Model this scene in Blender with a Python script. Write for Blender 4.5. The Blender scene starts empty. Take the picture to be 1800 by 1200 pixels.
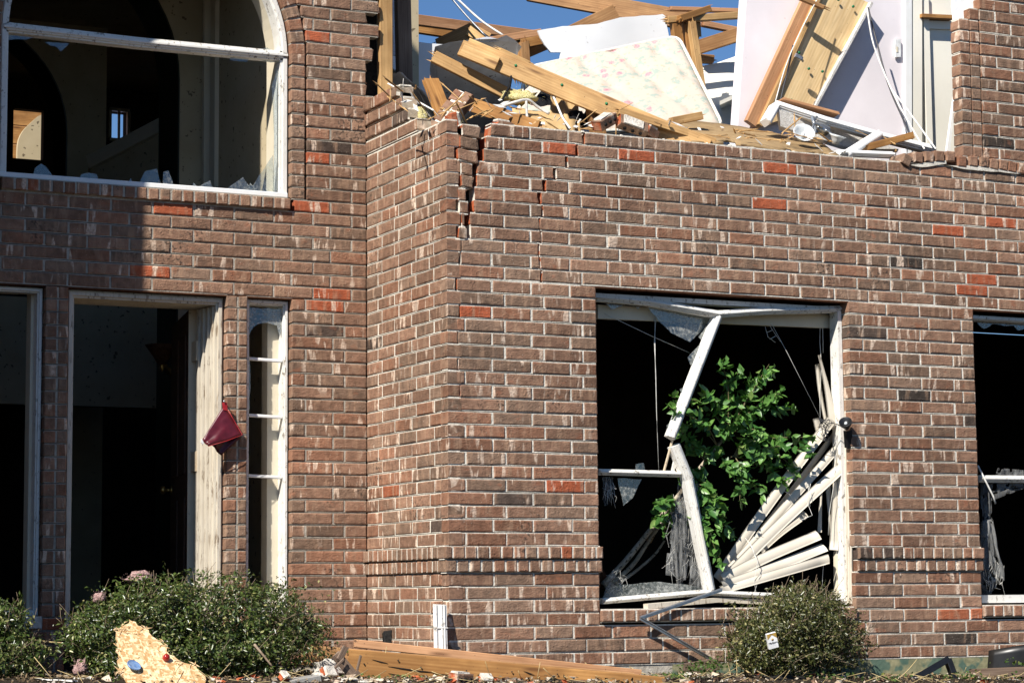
import bpy, math, random
import numpy as np
from mathutils import Vector, Matrix, noise

# ------------------------------------------------------------------ camera, sky, sun
sc = bpy.context.scene
cam_d = bpy.data.cameras.new('camera')
cam = bpy.data.objects.new('camera', cam_d)
sc.collection.objects.link(cam)
cam_d.sensor_width = 36.0
cam_d.lens = 80.04
cam_d.clip_end = 2000
R_ = Vector((0.89678414, -0.44238303, -0.00868692))
U_ = Vector((-0.04216398, -0.10498398, 0.99357967))
F_ = Vector((0.44045477, 0.89066022, 0.1128006))
CAM = Vector((-5.36918, -11.69085, -0.30787))
m4 = Matrix((R_, U_, -F_)).transposed().to_4x4()
m4.translation = CAM
cam.matrix_world = m4
sc.camera = cam

SUN_EL, SUN_AZ = math.radians(42), math.radians(57)      # azimuth is measured from the wall normal (-Y) towards -X
sd = Vector((-math.sin(SUN_AZ)*math.cos(SUN_EL), -math.cos(SUN_AZ)*math.cos(SUN_EL), math.sin(SUN_EL)))
sun_d = bpy.data.lights.new('sun', 'SUN')
sun_d.energy = 5.0
sun_d.angle = math.radians(0.5)
sun_d.color = (1.0, 0.955, 0.885)
sun = bpy.data.objects.new('sun', sun_d)
sc.collection.objects.link(sun)
sun.rotation_euler = (-sd).to_track_quat('-Z', 'Y').to_euler()

w = bpy.data.worlds.new('World')
sc.world = w
w.use_nodes = True
wn = w.node_tree.nodes
sky = wn.new('ShaderNodeTexSky')
sky.sky_type = 'NISHITA'
sky.sun_disc = False
sky.sun_elevation = SUN_EL
sky.sun_rotation = math.atan2(sd.x, sd.y)
sky.altitude = 100
sky.air_density = 1.0
sky.dust_density = 0.0
sky.ozone_density = 10.0
wn['Background'].inputs['Strength'].default_value = 0.062
w.node_tree.links.new(sky.outputs[0], wn['Background'].inputs['Color'])

sc.view_settings.view_transform = 'Standard'
sc.view_settings.look = 'None'
sc.view_settings.gamma = 1.0
sc.view_settings.use_curve_mapping = False
sc.view_settings.exposure = 0.64
sc.cycles.max_bounces = 6
sc.cycles.transparent_max_bounces = 24
sc.cycles.use_denoising = True

random.seed(7)
rnd = random.random
def uni(a, b): return a + (b - a)*random.random()
COL = sc.collection.objects
C = 0.0762          # brick course
L = 0.254           # brick length with its joint
D = 1.1857          # depth of the entry wall behind the front wall

# ------------------------------------------------------------------ materials
class G:
    def __init__(s, name, rough=0.7, base=(0.5, 0.5, 0.5), spec=0.3):
        s.m = bpy.data.materials.new(name); s.m.use_nodes = True
        s.t = s.m.node_tree; s.b = s.t.nodes['Principled BSDF']; s.out = s.t.nodes['Material Output']
        s.b.inputs['Roughness'].default_value = rough
        s.b.inputs['Base Color'].default_value = (*base, 1)
        s.b.inputs['Specular IOR Level'].default_value = spec
    def n(s, typ, ins=None, **props):
        nd = s.t.nodes.new('ShaderNode' + typ)
        for k, v in props.items(): setattr(nd, k, v)
        for k, v in (ins or {}).items(): s.put(nd.inputs[k], v)
        return nd
    def put(s, sock, v):
        if hasattr(v, 'outputs'): v = v.outputs[0]
        if hasattr(v, 'is_linked'): s.t.links.new(v, sock)
        elif isinstance(v, tuple) and len(v) == 3 and sock.type == 'RGBA': sock.default_value = (*v, 1)
        else: sock.default_value = v
    def uv(s, sx=1, sy=1, sz=1):
        return s.n('Mapping', {'Vector': s.n('UVMap'), 'Scale': (sx, sy, sz)})
    def pos(s, sc_=1.0):
        g = s.n('NewGeometry')
        return s.n('Mapping', {'Vector': g.outputs['Position'], 'Scale': (sc_, sc_, sc_)})
    def noise(s, vec, scale, detail=3, rough=0.55, dist=0.0):
        return s.n('TexNoise', {'Vector': vec, 'Scale': scale, 'Detail': detail, 'Roughness': rough, 'Distortion': dist})
    def ramp(s, fac, stops):
        r = s.n('ValToRGB', {'Fac': fac})
        el = r.color_ramp.elements
        while len(el) < len(stops): el.new(0.5)
        for e, (p, c) in zip(el, stops):
            e.position = p
            e.color = (c, c, c, 1) if isinstance(c, (int, float)) else (*c, 1)
        return r
    def mix(s, fac, a, b, mode='MIX'):
        x = s.n('MixRGB', blend_type=mode)
        s.put(x.inputs['Fac'], fac); s.put(x.inputs['Color1'], a); s.put(x.inputs['Color2'], b)
        return x
    def math(s, op, a, b=0.0):
        x = s.n('Math', operation=op); s.put(x.inputs[0], a); s.put(x.inputs[1], b); return x
    def color(s, v): s.put(s.b.inputs['Base Color'], v)
    def bump(s, h, strength=0.3, dist=0.01, normal=None):
        b = s.n('Bump', {'Height': h, 'Strength': strength, 'Distance': dist})
        if normal: s.put(b.inputs['Normal'], normal)
        s.put(s.b.inputs['Normal'], b)
        return b

def mat_brick():
    g = G('brick_face', 0.9, spec=0.15)
    at = g.n('Attribute', attribute_name='bcol')
    uv = g.uv()
    n1 = g.noise(uv, 22, 4)
    c = g.mix(1.0, at.outputs['Color'], g.ramp(n1, [(0.3, 0.72), (0.7, 1.22)]), 'MULTIPLY')
    # sanded, greyish and reddish patches
    n2 = g.noise(g.uv(9, 14), 1.0, 3)
    c = g.mix(g.ramp(n2, [(0.61, 0.0), (0.74, 0.6)]), c, (0.30, 0.115, 0.065))
    n2b = g.noise(g.uv(12, 9), 1.0, 3)
    c = g.mix(g.ramp(n2b, [(0.60, 0.0), (0.75, 0.5)]), c, (0.10, 0.072, 0.06))
    # pale vertical smears left by the kiln sand
    tan_ = g.ramp(g.noise(g.uv(26, 5), 1.0, 2, 0.5, 0.3), [(0.52, 0.0), (0.68, 0.55)])
    c = g.mix(tan_, c, (0.36, 0.235, 0.165))
    n3 = g.noise(g.uv(25, 4.5), 1.0, 2, 0.5, 0.25)
    gate = g.ramp(g.noise(g.uv(6, 2), 1.0, 1), [(0.50, 0.0), (0.57, 1.0)])
    f3 = g.math('MULTIPLY', g.ramp(n3, [(0.56, 0.0), (0.61, 0.85)]), gate)
    f3 = g.math('MULTIPLY', f3, g.ramp(g.noise(g.uv(60, 45), 1.0, 3), [(0.36, 0.35), (0.55, 1.0)]))
    c = g.mix(f3, c, (0.66, 0.53, 0.44))
    # chalky spatter
    n4 = g.noise(g.uv(130, 100), 1.0, 2)
    c = g.mix(g.ramp(n4, [(0.69, 0.0), (0.73, 0.7)]), c, (0.6, 0.54, 0.48))
    n5 = g.noise(g.uv(75, 60), 1.0, 2)
    c = g.mix(g.ramp(n5, [(0.70, 0.0), (0.76, 0.7)]), c, (0.05, 0.038, 0.032))
    c = g.mix(1.0, c, (1.07, 1.04, 0.97), 'MULTIPLY')
    sc1 = g.math('MULTIPLY', g.ramp(g.noise(g.pos(), 3.2, 2), [(0.60, 0.0), (0.68, 1.0)]), g.ramp(g.noise(g.pos(), 48, 3), [(0.52, 0.0), (0.60, 0.75)]))
    c = g.mix(sc1, c, (0.035, 0.028, 0.024))
    # broad weathering over the whole wall
    n6 = g.noise(g.pos(), 1.6, 4)
    c = g.mix(1.0, c, g.ramp(n6, [(0.3, (0.74, 0.73, 0.72)), (0.7, (1.15, 1.14, 1.12))]), 'MULTIPLY')
    g.color(c)
    vo = g.n('TexVoronoi', {'Vector': g.uv(30, 26), 'Scale': 1.0}, feature='F1')
    ring = g.ramp(vo.outputs['Distance'], [(0.30, 0.0), (0.38, 1.0), (0.46, 0.0)])
    vgate = g.ramp(g.noise(uv, 13, 1), [(0.5, 0.0), (0.6, 0.5)])
    h = g.math('ADD', g.math('MULTIPLY', ring, vgate), g.math('MULTIPLY', g.noise(uv, 90, 4), 1.4))
    h = g.math('ADD', h, g.math('MULTIPLY', g.noise(g.uv(20, 40), 1.0, 2), 1.2))
    g.bump(h, 0.75, 0.004)
    return g.m

def mat_rough(name, c1, c2, scale=30, rough=0.9, bump=0.5, dist=0.004, spec=0.1, specks=None):
    g = G(name, rough, spec=spec)
    p = g.pos()
    n = g.noise(p, scale, 5)
    c = g.mix(g.ramp(n, [(0.3, 0.0), (0.7, 1.0)]), c1, c2)
    c = g.mix(1.0, c, g.ramp(g.noise(p, scale*0.12, 3), [(0.3, 0.8), (0.7, 1.15)]), 'MULTIPLY')
    if specks:
        s = g.noise(p, specks[0], 2)
        c = g.mix(g.ramp(s, [(specks[1], 0.0), (specks[1] + 0.04, specks[3])]), c, specks[2])
    g.color(c)
    if bump: g.bump(g.noise(p, scale*3, 4), bump, dist)
    return g.m

def mat_wood(name, c1, c2, knot=(0.12, 0.05, 0.02), rough=0.65, grain=30, dirt=0.25):
    g = G(name, rough, spec=0.25)
    n = g.noise(g.uv(1.3, grain), 1.0, 5, 0.6, 0.9)
    wv = g.n('TexWave', {'Vector': g.uv(0.35, grain*0.6), 'Scale': 1.0, 'Distortion': 9.0, 'Detail': 3, 'Detail Scale': 0.5}, wave_type='BANDS', bands_direction='Y')
    f = g.math('ADD', g.math('MULTIPLY', n, 0.86), g.math('MULTIPLY', wv.outputs['Fac'], 0.14))
    c = g.mix(g.ramp(f, [(0.28, 0.0), (0.72, 1.0)]), c1, c2)
    vo = g.n('TexVoronoi', {'Vector': g.uv(1.6, 9), 'Scale': 1.0, 'Randomness': 1.0})
    c = g.mix(g.ramp(vo.outputs['Distance'], [(0.05, 0.85), (0.13, 0.0)]), c, knot)
    c = g.mix(1.0, c, g.ramp(g.noise(g.uv(2.0, 9), 1.0, 3, 0.6, 1.5), [(0.3, (0.78, 0.74, 0.70)), (0.7, (1.15, 1.15, 1.15))]), 'MULTIPLY')
    big = g.noise(g.pos(), 3.0, 4)
    c = g.mix(g.ramp(big, [(0.42, dirt), (0.62, 0.0)]), c, (c1[0]*0.45, c1[1]*0.4, c1[2]*0.4))
    sp = g.noise(g.pos(), 70, 2)
    c = g.mix(g.ramp(sp, [(0.70, 0.0), (0.74, 0.8)]), c, (0.05, 0.03, 0.02))
    g.color(c)
    g.bump(n, 0.25, 0.003)
    return g.m

def mat_paint(name, base, dirt=(0.16, 0.12, 0.08), amount=0.635, rough=0.45, scale=45, zs=1.0):
    g = G(name, rough, spec=0.4)
    p = g.pos()
    gp = g.n('NewGeometry')
    n = g.noise(g.n('Mapping', {'Vector': gp.outputs['Position'], 'Scale': (1.0, 1.0, zs)}), scale, 5, 0.7)
    patch = g.ramp(g.noise(p, 6.5, 3), [(0.40, 0.15), (0.60, 1.0)])
    c = g.mix(g.math('MULTIPLY', g.ramp(n, [(amount, 0.0), (amount + 0.05, 0.9)]), patch), base, dirt)
    n2 = g.noise(p, 5, 4)
    c = g.mix(g.ramp(n2, [(0.45, 0.0), (0.75, 0.35)]), c, (base[0]*0.72, base[1]*0.66, base[2]*0.56))
    g.color(c)
    g.bump(n, 0.3, 0.002)
    return g.m

def mat_plain(name, c, rough=0.5, spec=0.4, metal=0.0):
    g = G(name, rough, c, spec); g.b.inputs['Metallic'].default_value = metal
    n = g.noise(g.pos(), 26, 4)
    g.color(g.mix(1.0, c, g.ramp(n, [(0.3, 0.75), (0.7, 1.2)]), 'MULTIPLY'))
    return g.m

def mat_leaf(name, c1, c2, c3, rough=0.4, per='island', trans=0.25, spec=0.5):
    g = G(name, rough, spec=spec)
    r = g.n('NewGeometry').outputs['Random Per Island'] if per == 'island' else g.n('ObjectInfo').outputs['Random']
    c = g.ramp(r, [(0.0, c1), (0.5, c2), (0.88, c2), (1.0, c3)])
    n = g.noise(g.pos(), 40, 2)
    c = g.mix(1.0, c, g.ramp(n, [(0.3, 0.7), (0.7, 1.25)]), 'MULTIPLY')
    g.color(c)
    tr = g.n('BsdfTranslucent', {'Color': g.mix(1.0, c, (1.3, 1.5, 0.5), 'MULTIPLY')})
    mx = g.n('MixShader', {0: trans}); g.put(mx.inputs[1], g.b.outputs[0]); g.put(mx.inputs[2], tr)
    g.put(g.out.inputs['Surface'], mx)
    return g.m

def mat_glass(name, dust=0.25):
    g = G(name, 0.08, (0.55, 0.6, 0.6), 0.5)
    p = g.pos()
    tr = g.n('BsdfTransparent', {'Color': (0.88, 0.92, 0.92)})
    gl = g.n('BsdfGlossy', {'Roughness': 0.04, 'Color': (0.9, 0.95, 1.0)})
    fr = g.n('Fresnel', {'IOR': 1.5})
    a = g.n('MixShader'); g.put(a.inputs[0], g.math('ADD', g.math('MULTIPLY', fr, 0.9), 0.045)); g.put(a.inputs[1], tr); g.put(a.inputs[2], gl)
    df = g.n('BsdfDiffuse', {'Color': (0.5, 0.5, 0.46)})
    nz = g.math('ADD', g.math('MULTIPLY', g.ramp(g.noise(p, 60, 4), [(0.45, 0.0), (0.7, 1.0)]), dust), g.math('MULTIPLY', g.ramp(g.noise(p, 7, 3), [(0.35, 0.0), (0.7, 1.0)]), dust*0.5))
    b = g.n('MixShader'); g.put(b.inputs[0], nz); g.put(b.inputs[1], a); g.put(b.inputs[2], df)
    g.put(g.out.inputs['Surface'], b)
    return g.m

def mat_gauze(name, dens=0.45):
    g = G(name, 0.9, (0.27, 0.27, 0.26), 0.1)
    tr = g.n('BsdfTransparent')
    n = g.noise(g.uv(55, 7), 1.0, 4, 0.65, 1.2)
    n2 = g.noise(g.pos(), 9, 4)
    f = g.math('MULTIPLY', g.ramp(n, [(0.34, 0.15), (0.62, 1.0)]), g.ramp(n2, [(0.3, dens*0.5), (0.65, min(1.0, dens*1.7))]))
    mx = g.n('MixShader'); g.put(mx.inputs[0], f); g.put(mx.inputs[1], tr); g.put(mx.inputs[2], g.b.outputs[0])
    g.put(g.out.inputs['Surface'], mx)
    return g.m

def mat_mattress():
    g = G('floral_ticking', 0.85, spec=0.15)
    uv = g.uv()
    c = (0.55, 0.475, 0.39)
    vo = g.n('TexVoronoi', {'Vector': g.n('Mapping', {'Vector': g.n('UVMap'), 'Scale': (7.0, 7.0, 1), 'Rotation': (0, 0, 0.5)}), 'Scale': 1.0, 'Randomness': 0.75})
    wob = g.noise(uv, 34, 3)
    d = g.math('ADD', vo.outputs['Distance'], g.math('MULTIPLY', g.math('SUBTRACT', wob, 0.5), 0.42))
    leaf = g.math('MULTIPLY', g.ramp(d, [(0.32, 0.0), (0.36, 0.9), (0.52, 0.9), (0.58, 0.0)]), g.ramp(g.noise(uv, 13, 2), [(0.46, 0.0), (0.56, 1.0)]))
    c = g.mix(leaf, c, (0.34, 0.41, 0.35))
    pet = g.math('MULTIPLY', g.ramp(d, [(0.20, 1.0), (0.30, 0.0)]), g.ramp(g.noise(uv, 60, 3), [(0.35, 0.35), (0.6, 1.0)]))
    c = g.mix(pet, c, (0.55, 0.22, 0.27))
    ctr = g.ramp(d, [(0.03, 0.9), (0.08, 0.0)])
    c = g.mix(ctr, c, (0.42, 0.12, 0.18))
    tan = g.ramp(g.noise(uv, 22, 2), [(0.6, 0.0), (0.66, 0.5)])
    c = g.mix(tan, c, (0.50, 0.37, 0.22))
    g.color(c)
    g.bump(g.noise(uv, 300, 2), 0.2, 0.001)
    return g.m

def mat_osb():
    g = G('strand_board', 0.7, spec=0.2)
    uv = g.uv()
    vo = g.n('TexVoronoi', {'Vector': g.n('Mapping', {'Vector': g.n('UVMap'), 'Scale': (80, 22, 1), 'Rotation': (0, 0, 1.1)}), 'Scale': 1.0})
    vo2 = g.n('TexVoronoi', {'Vector': g.n('Mapping', {'Vector': g.n('UVMap'), 'Scale': (24, 85, 1), 'Rotation': (0, 0, 0.35)}), 'Scale': 1.0})
    sel = g.ramp(g.noise(g.uv(30, 30), 1.0, 2), [(0.47, 0.0), (0.53, 1.0)])
    vo3 = g.n('TexVoronoi', {'Vector': g.n('Mapping', {'Vector': g.n('UVMap'), 'Scale': (75, 20, 1), 'Rotation': (0, 0, -0.5)}), 'Scale': 1.0})
    f = g.mix(sel, vo.outputs['Color'], vo2.outputs['Color'])
    f = g.mix(g.ramp(g.noise(g.uv(24, 24), 1.0, 2), [(0.52, 0.0), (0.57, 1.0)]), f, vo3.outputs['Color'])
    bw = g.n('RGBToBW', {'Color': f})
    c = g.mix(g.ramp(bw, [(0.25, 0.0), (0.75, 1.0)]), (0.46, 0.27, 0.11), (0.84, 0.63, 0.38))
    c = g.mix(g.ramp(g.noise(uv, 46, 3), [(0.63, 0.0), (0.67, 0.9)]), c, (0.09, 0.045, 0.02))
    g.color(c)
    g.bump(bw, 0.6, 0.004)
    return g.m

M = {}
M['brick'] = mat_brick()
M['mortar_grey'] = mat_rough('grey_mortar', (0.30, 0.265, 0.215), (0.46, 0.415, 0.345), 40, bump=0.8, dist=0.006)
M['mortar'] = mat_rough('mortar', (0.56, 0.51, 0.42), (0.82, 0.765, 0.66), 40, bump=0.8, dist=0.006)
M['concrete'] = mat_rough('foundation_concrete', (0.34, 0.30, 0.24), (0.55, 0.50, 0.42), 18, bump=0.6, dist=0.01)
M['soil'] = mat_rough('soil', (0.020, 0.015, 0.011), (0.06, 0.046, 0.032), 14, bump=1.0, dist=0.03, specks=(60, 0.66, (0.3, 0.25, 0.17), 0.7))
M['pine'] = mat_wood('fresh_pine', (0.43, 0.25, 0.095), (0.68, 0.44, 0.20), dirt=0.4)
M['pine_pale'] = mat_wood('pale_pine_board', (0.66, 0.45, 0.21), (0.86, 0.66, 0.38), knot=(0.22, 0.09, 0.03), grain=16, dirt=0.12)
M['pine_orange'] = mat_wood('orange_pine', (0.33, 0.155, 0.045), (0.56, 0.30, 0.105), dirt=0.5)
M['pine_brown'] = mat_wood('brown_lumber', (0.28, 0.14, 0.055), (0.47, 0.27, 0.12), dirt=0.4)
M['fir_red'] = mat_wood('reddish_fir', (0.42, 0.21, 0.10), (0.60, 0.34, 0.18))
M['old_and_shade_wood'] = mat_wood('weathered_and_shade_timber', (0.10, 0.065, 0.045), (0.25, 0.18, 0.13), grain=45)  # weathered wood, also the shade tone of one upstairs post
M['char_and_shade'] = mat_rough('charred_wood_and_shade', (0.008, 0.008, 0.008), (0.03, 0.028, 0.026), 60, rough=0.8)  # charred wood, also the black of the shadowed wall cavity
M['white'] = mat_paint('white_paint', (0.74, 0.72, 0.67), amount=0.56, scale=40, zs=0.6)
M['white_clean'] = mat_paint('white_vinyl', (0.82, 0.82, 0.80), amount=0.70)
M['jamb'] = mat_paint('peeling_jamb_paint', (0.60, 0.54, 0.44), dirt=(0.20, 0.14, 0.09), amount=0.535, scale=38, zs=0.16)
M['cream'] = mat_paint('cream_paint', (0.66, 0.59, 0.45), amount=0.66, scale=60)
M['casing'] = mat_paint('beige_casing', (0.62, 0.50, 0.35), dirt=(0.2, 0.12, 0.06), amount=0.63)
M['vinyl'] = mat_paint('blind_vinyl', (0.62, 0.56, 0.46), amount=0.74, rough=0.4)
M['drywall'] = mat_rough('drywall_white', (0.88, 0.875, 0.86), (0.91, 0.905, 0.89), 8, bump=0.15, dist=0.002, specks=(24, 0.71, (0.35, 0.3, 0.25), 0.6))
M['drywall_shade'] = mat_rough('shade_toned_drywall', (0.46, 0.47, 0.51), (0.60, 0.61, 0.65), 12, bump=0.2, specks=(30, 0.66, (0.1, 0.09, 0.08), 0.8))  # white board with its bluish shade put into the colour
M['pink'] = mat_rough('pale_pink_wall', (0.78, 0.72, 0.73), (0.83, 0.77, 0.78), 6, bump=0.1, dist=0.001, specks=(20, 0.70, (0.5, 0.4, 0.38), 0.4))
M['beige'] = mat_rough('beige_wall', (0.44, 0.36, 0.23), (0.50, 0.42, 0.28), 5, bump=0.15, specks=(26, 0.67, (0.08, 0.06, 0.04), 0.8))
M['closet'] = mat_rough('ivory_wall', (0.83, 0.79, 0.67), (0.87, 0.83, 0.72), 5, bump=0.1)
M['gypsum'] = mat_rough('broken_gypsum', (0.5, 0.47, 0.42), (0.74, 0.71, 0.66), 60, bump=0.8, dist=0.006)
M['arch_shade'] = mat_plain('arch_shade_tone', (0.010, 0.014, 0.009), 0.45)  # near-black tone stands in for the unlit arch reveals
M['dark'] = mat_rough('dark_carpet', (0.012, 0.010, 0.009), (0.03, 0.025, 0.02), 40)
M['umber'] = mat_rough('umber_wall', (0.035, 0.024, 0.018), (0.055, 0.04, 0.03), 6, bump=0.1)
M['door'] = mat_wood('stained_door', (0.06, 0.03, 0.018), (0.11, 0.06, 0.035))
M['glass'] = mat_glass('dirty_glass', 0.20)
M['glass_dirty'] = mat_glass('mud_spattered_glass', 0.55)
M['gauze'] = mat_gauze('torn_insect_screen', 0.32)
M['gauze_thick'] = mat_gauze('bunched_insect_screen', 0.55)
M['mattress'] = mat_mattress()
M['piping'] = mat_plain('cream_piping', (0.72, 0.68, 0.58), 0.7)
M['cardboard'] = mat_rough('brown_fibreboard', (0.26, 0.17, 0.085), (0.36, 0.25, 0.13), 16, bump=0.3, specks=(16, 0.67, (0.09, 0.05, 0.03), 0.8))
M['carton'] = mat_rough('carton_paper', (0.42, 0.28, 0.13), (0.52, 0.36, 0.18), 10, bump=0.3)
M['wool_y'] = mat_rough('yellow_glass_wool', (0.62, 0.52, 0.20), (0.85, 0.76, 0.40), 45, bump=1.0, dist=0.02)
M['wool_p'] = mat_rough('pink_glass_wool', (0.42, 0.25, 0.22), (0.66, 0.45, 0.42), 45, bump=1.0, dist=0.02)
M['osb'] = mat_osb()
M['bark'] = mat_rough('pale_bark', (0.30, 0.25, 0.18), (0.55, 0.47, 0.36), 30, specks=(50, 0.6, (0.06, 0.04, 0.03), 0.9))
M['twig'] = mat_rough('grey_twig', (0.16, 0.11, 0.07), (0.36, 0.28, 0.20), 30)
M['stem'] = mat_plain('plant_stem', (0.16, 0.13, 0.06), 0.7)
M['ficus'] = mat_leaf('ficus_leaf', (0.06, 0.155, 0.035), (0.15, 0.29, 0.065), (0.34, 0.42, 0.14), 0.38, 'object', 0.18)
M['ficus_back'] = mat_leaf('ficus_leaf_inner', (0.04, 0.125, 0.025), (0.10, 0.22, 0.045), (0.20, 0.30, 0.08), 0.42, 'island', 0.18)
M['hedge'] = mat_leaf('holly_leaf', (0.018, 0.036, 0.008), (0.075, 0.108, 0.024), (0.42, 0.40, 0.16), 0.30, 'island', 0.15)
M['hedge_dry'] = mat_leaf('dry_holly_leaf', (0.026, 0.036, 0.009), (0.085, 0.092, 0.026), (0.44, 0.38, 0.17), 0.34, 'island', 0.15)
M['weed'] = mat_leaf('weed_leaf', (0.035, 0.075, 0.012), (0.09, 0.15, 0.03), (0.26, 0.27, 0.07), 0.6, 'island', 0.3)
M['steel'] = mat_plain('bare_aluminium', (0.55, 0.56, 0.57), 0.35, 0.5, 0.9)
M['lintel'] = mat_rough('rusty_steel', (0.055, 0.022, 0.012), (0.12, 0.055, 0.03), 30)
M['black'] = mat_plain('black_metal', (0.012, 0.012, 0.013), 0.35)
M['blackcloth'] = mat_rough('black_fabric', (0.006, 0.006, 0.007), (0.02, 0.02, 0.022), 30)
M['wire'] = mat_plain('white_cable', (0.75, 0.73, 0.68), 0.5)
M['cord'] = mat_plain('blind_cord', (0.7, 0.68, 0.62), 0.6)
M['rope_dark'] = mat_plain('dark_cable', (0.05, 0.05, 0.055), 0.5)
M['red'] = mat_plain('maroon_vinyl', (0.085, 0.006, 0.013), 0.38, 0.5)
M['redtrim'] = mat_plain('red_binding', (0.34, 0.014, 0.02), 0.5)
M['blue'] = mat_rough('blue_printed_tin', (0.08, 0.17, 0.36), (0.30, 0.42, 0.60), 40, rough=0.35, bump=0, spec=0.5)
M['redglass'] = mat_plain('red_plastic', (0.30, 0.015, 0.01), 0.15, 0.6)
M['frost'] = mat_plain('frosted_glass_shade', (0.60, 0.62, 0.62), 0.25, 0.5)
M['chrome'] = mat_plain('grey_lamp_metal', (0.35, 0.36, 0.36), 0.3, 0.5, 0.8)
M['green_dot'] = mat_plain('green_nail_cap', (0.01, 0.16, 0.06), 0.4)
M['brass'] = mat_plain('brass', (0.5, 0.33, 0.1), 0.3, 0.5, 0.9)
M['paper_white'] = mat_plain('white_card', (0.80, 0.80, 0.78), 0.5)
M['ink'] = mat_plain('black_ink', (0.02, 0.02, 0.02), 0.5)
M['gold'] = mat_plain('gold_print', (0.42, 0.26, 0.06), 0.4)
M['patina'] = mat_rough('green_stained_concrete', (0.16, 0.17, 0.10), (0.34, 0.31, 0.18), 16, bump=0.5, dist=0.006, specks=(7, 0.50, (0.05, 0.12, 0.10), 0.75))
M['wrap'] = mat_rough('white_house_wrap', (0.80, 0.80, 0.80), (0.85, 0.85, 0.85), 6, bump=0.5, dist=0.01)
M['rubber'] = mat_plain('black_landscape_edging', (0.012, 0.011, 0.010), 0.35)
M['bluecloth'] = mat_rough('blue_tarp', (0.10, 0.16, 0.42), (0.5, 0.55, 0.75), 18)
M['stone'] = mat_rough('pale_rubble', (0.45, 0.40, 0.33), (0.70, 0.65, 0.57), 25, bump=0.8, dist=0.01)
M['slab'] = mat_rough('grey_paver', (0.24, 0.23, 0.21), (0.36, 0.34, 0.31), 35, bump=0.4)
M['straw'] = mat_plain('dry_straw', (0.50, 0.38, 0.18), 0.7)

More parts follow.
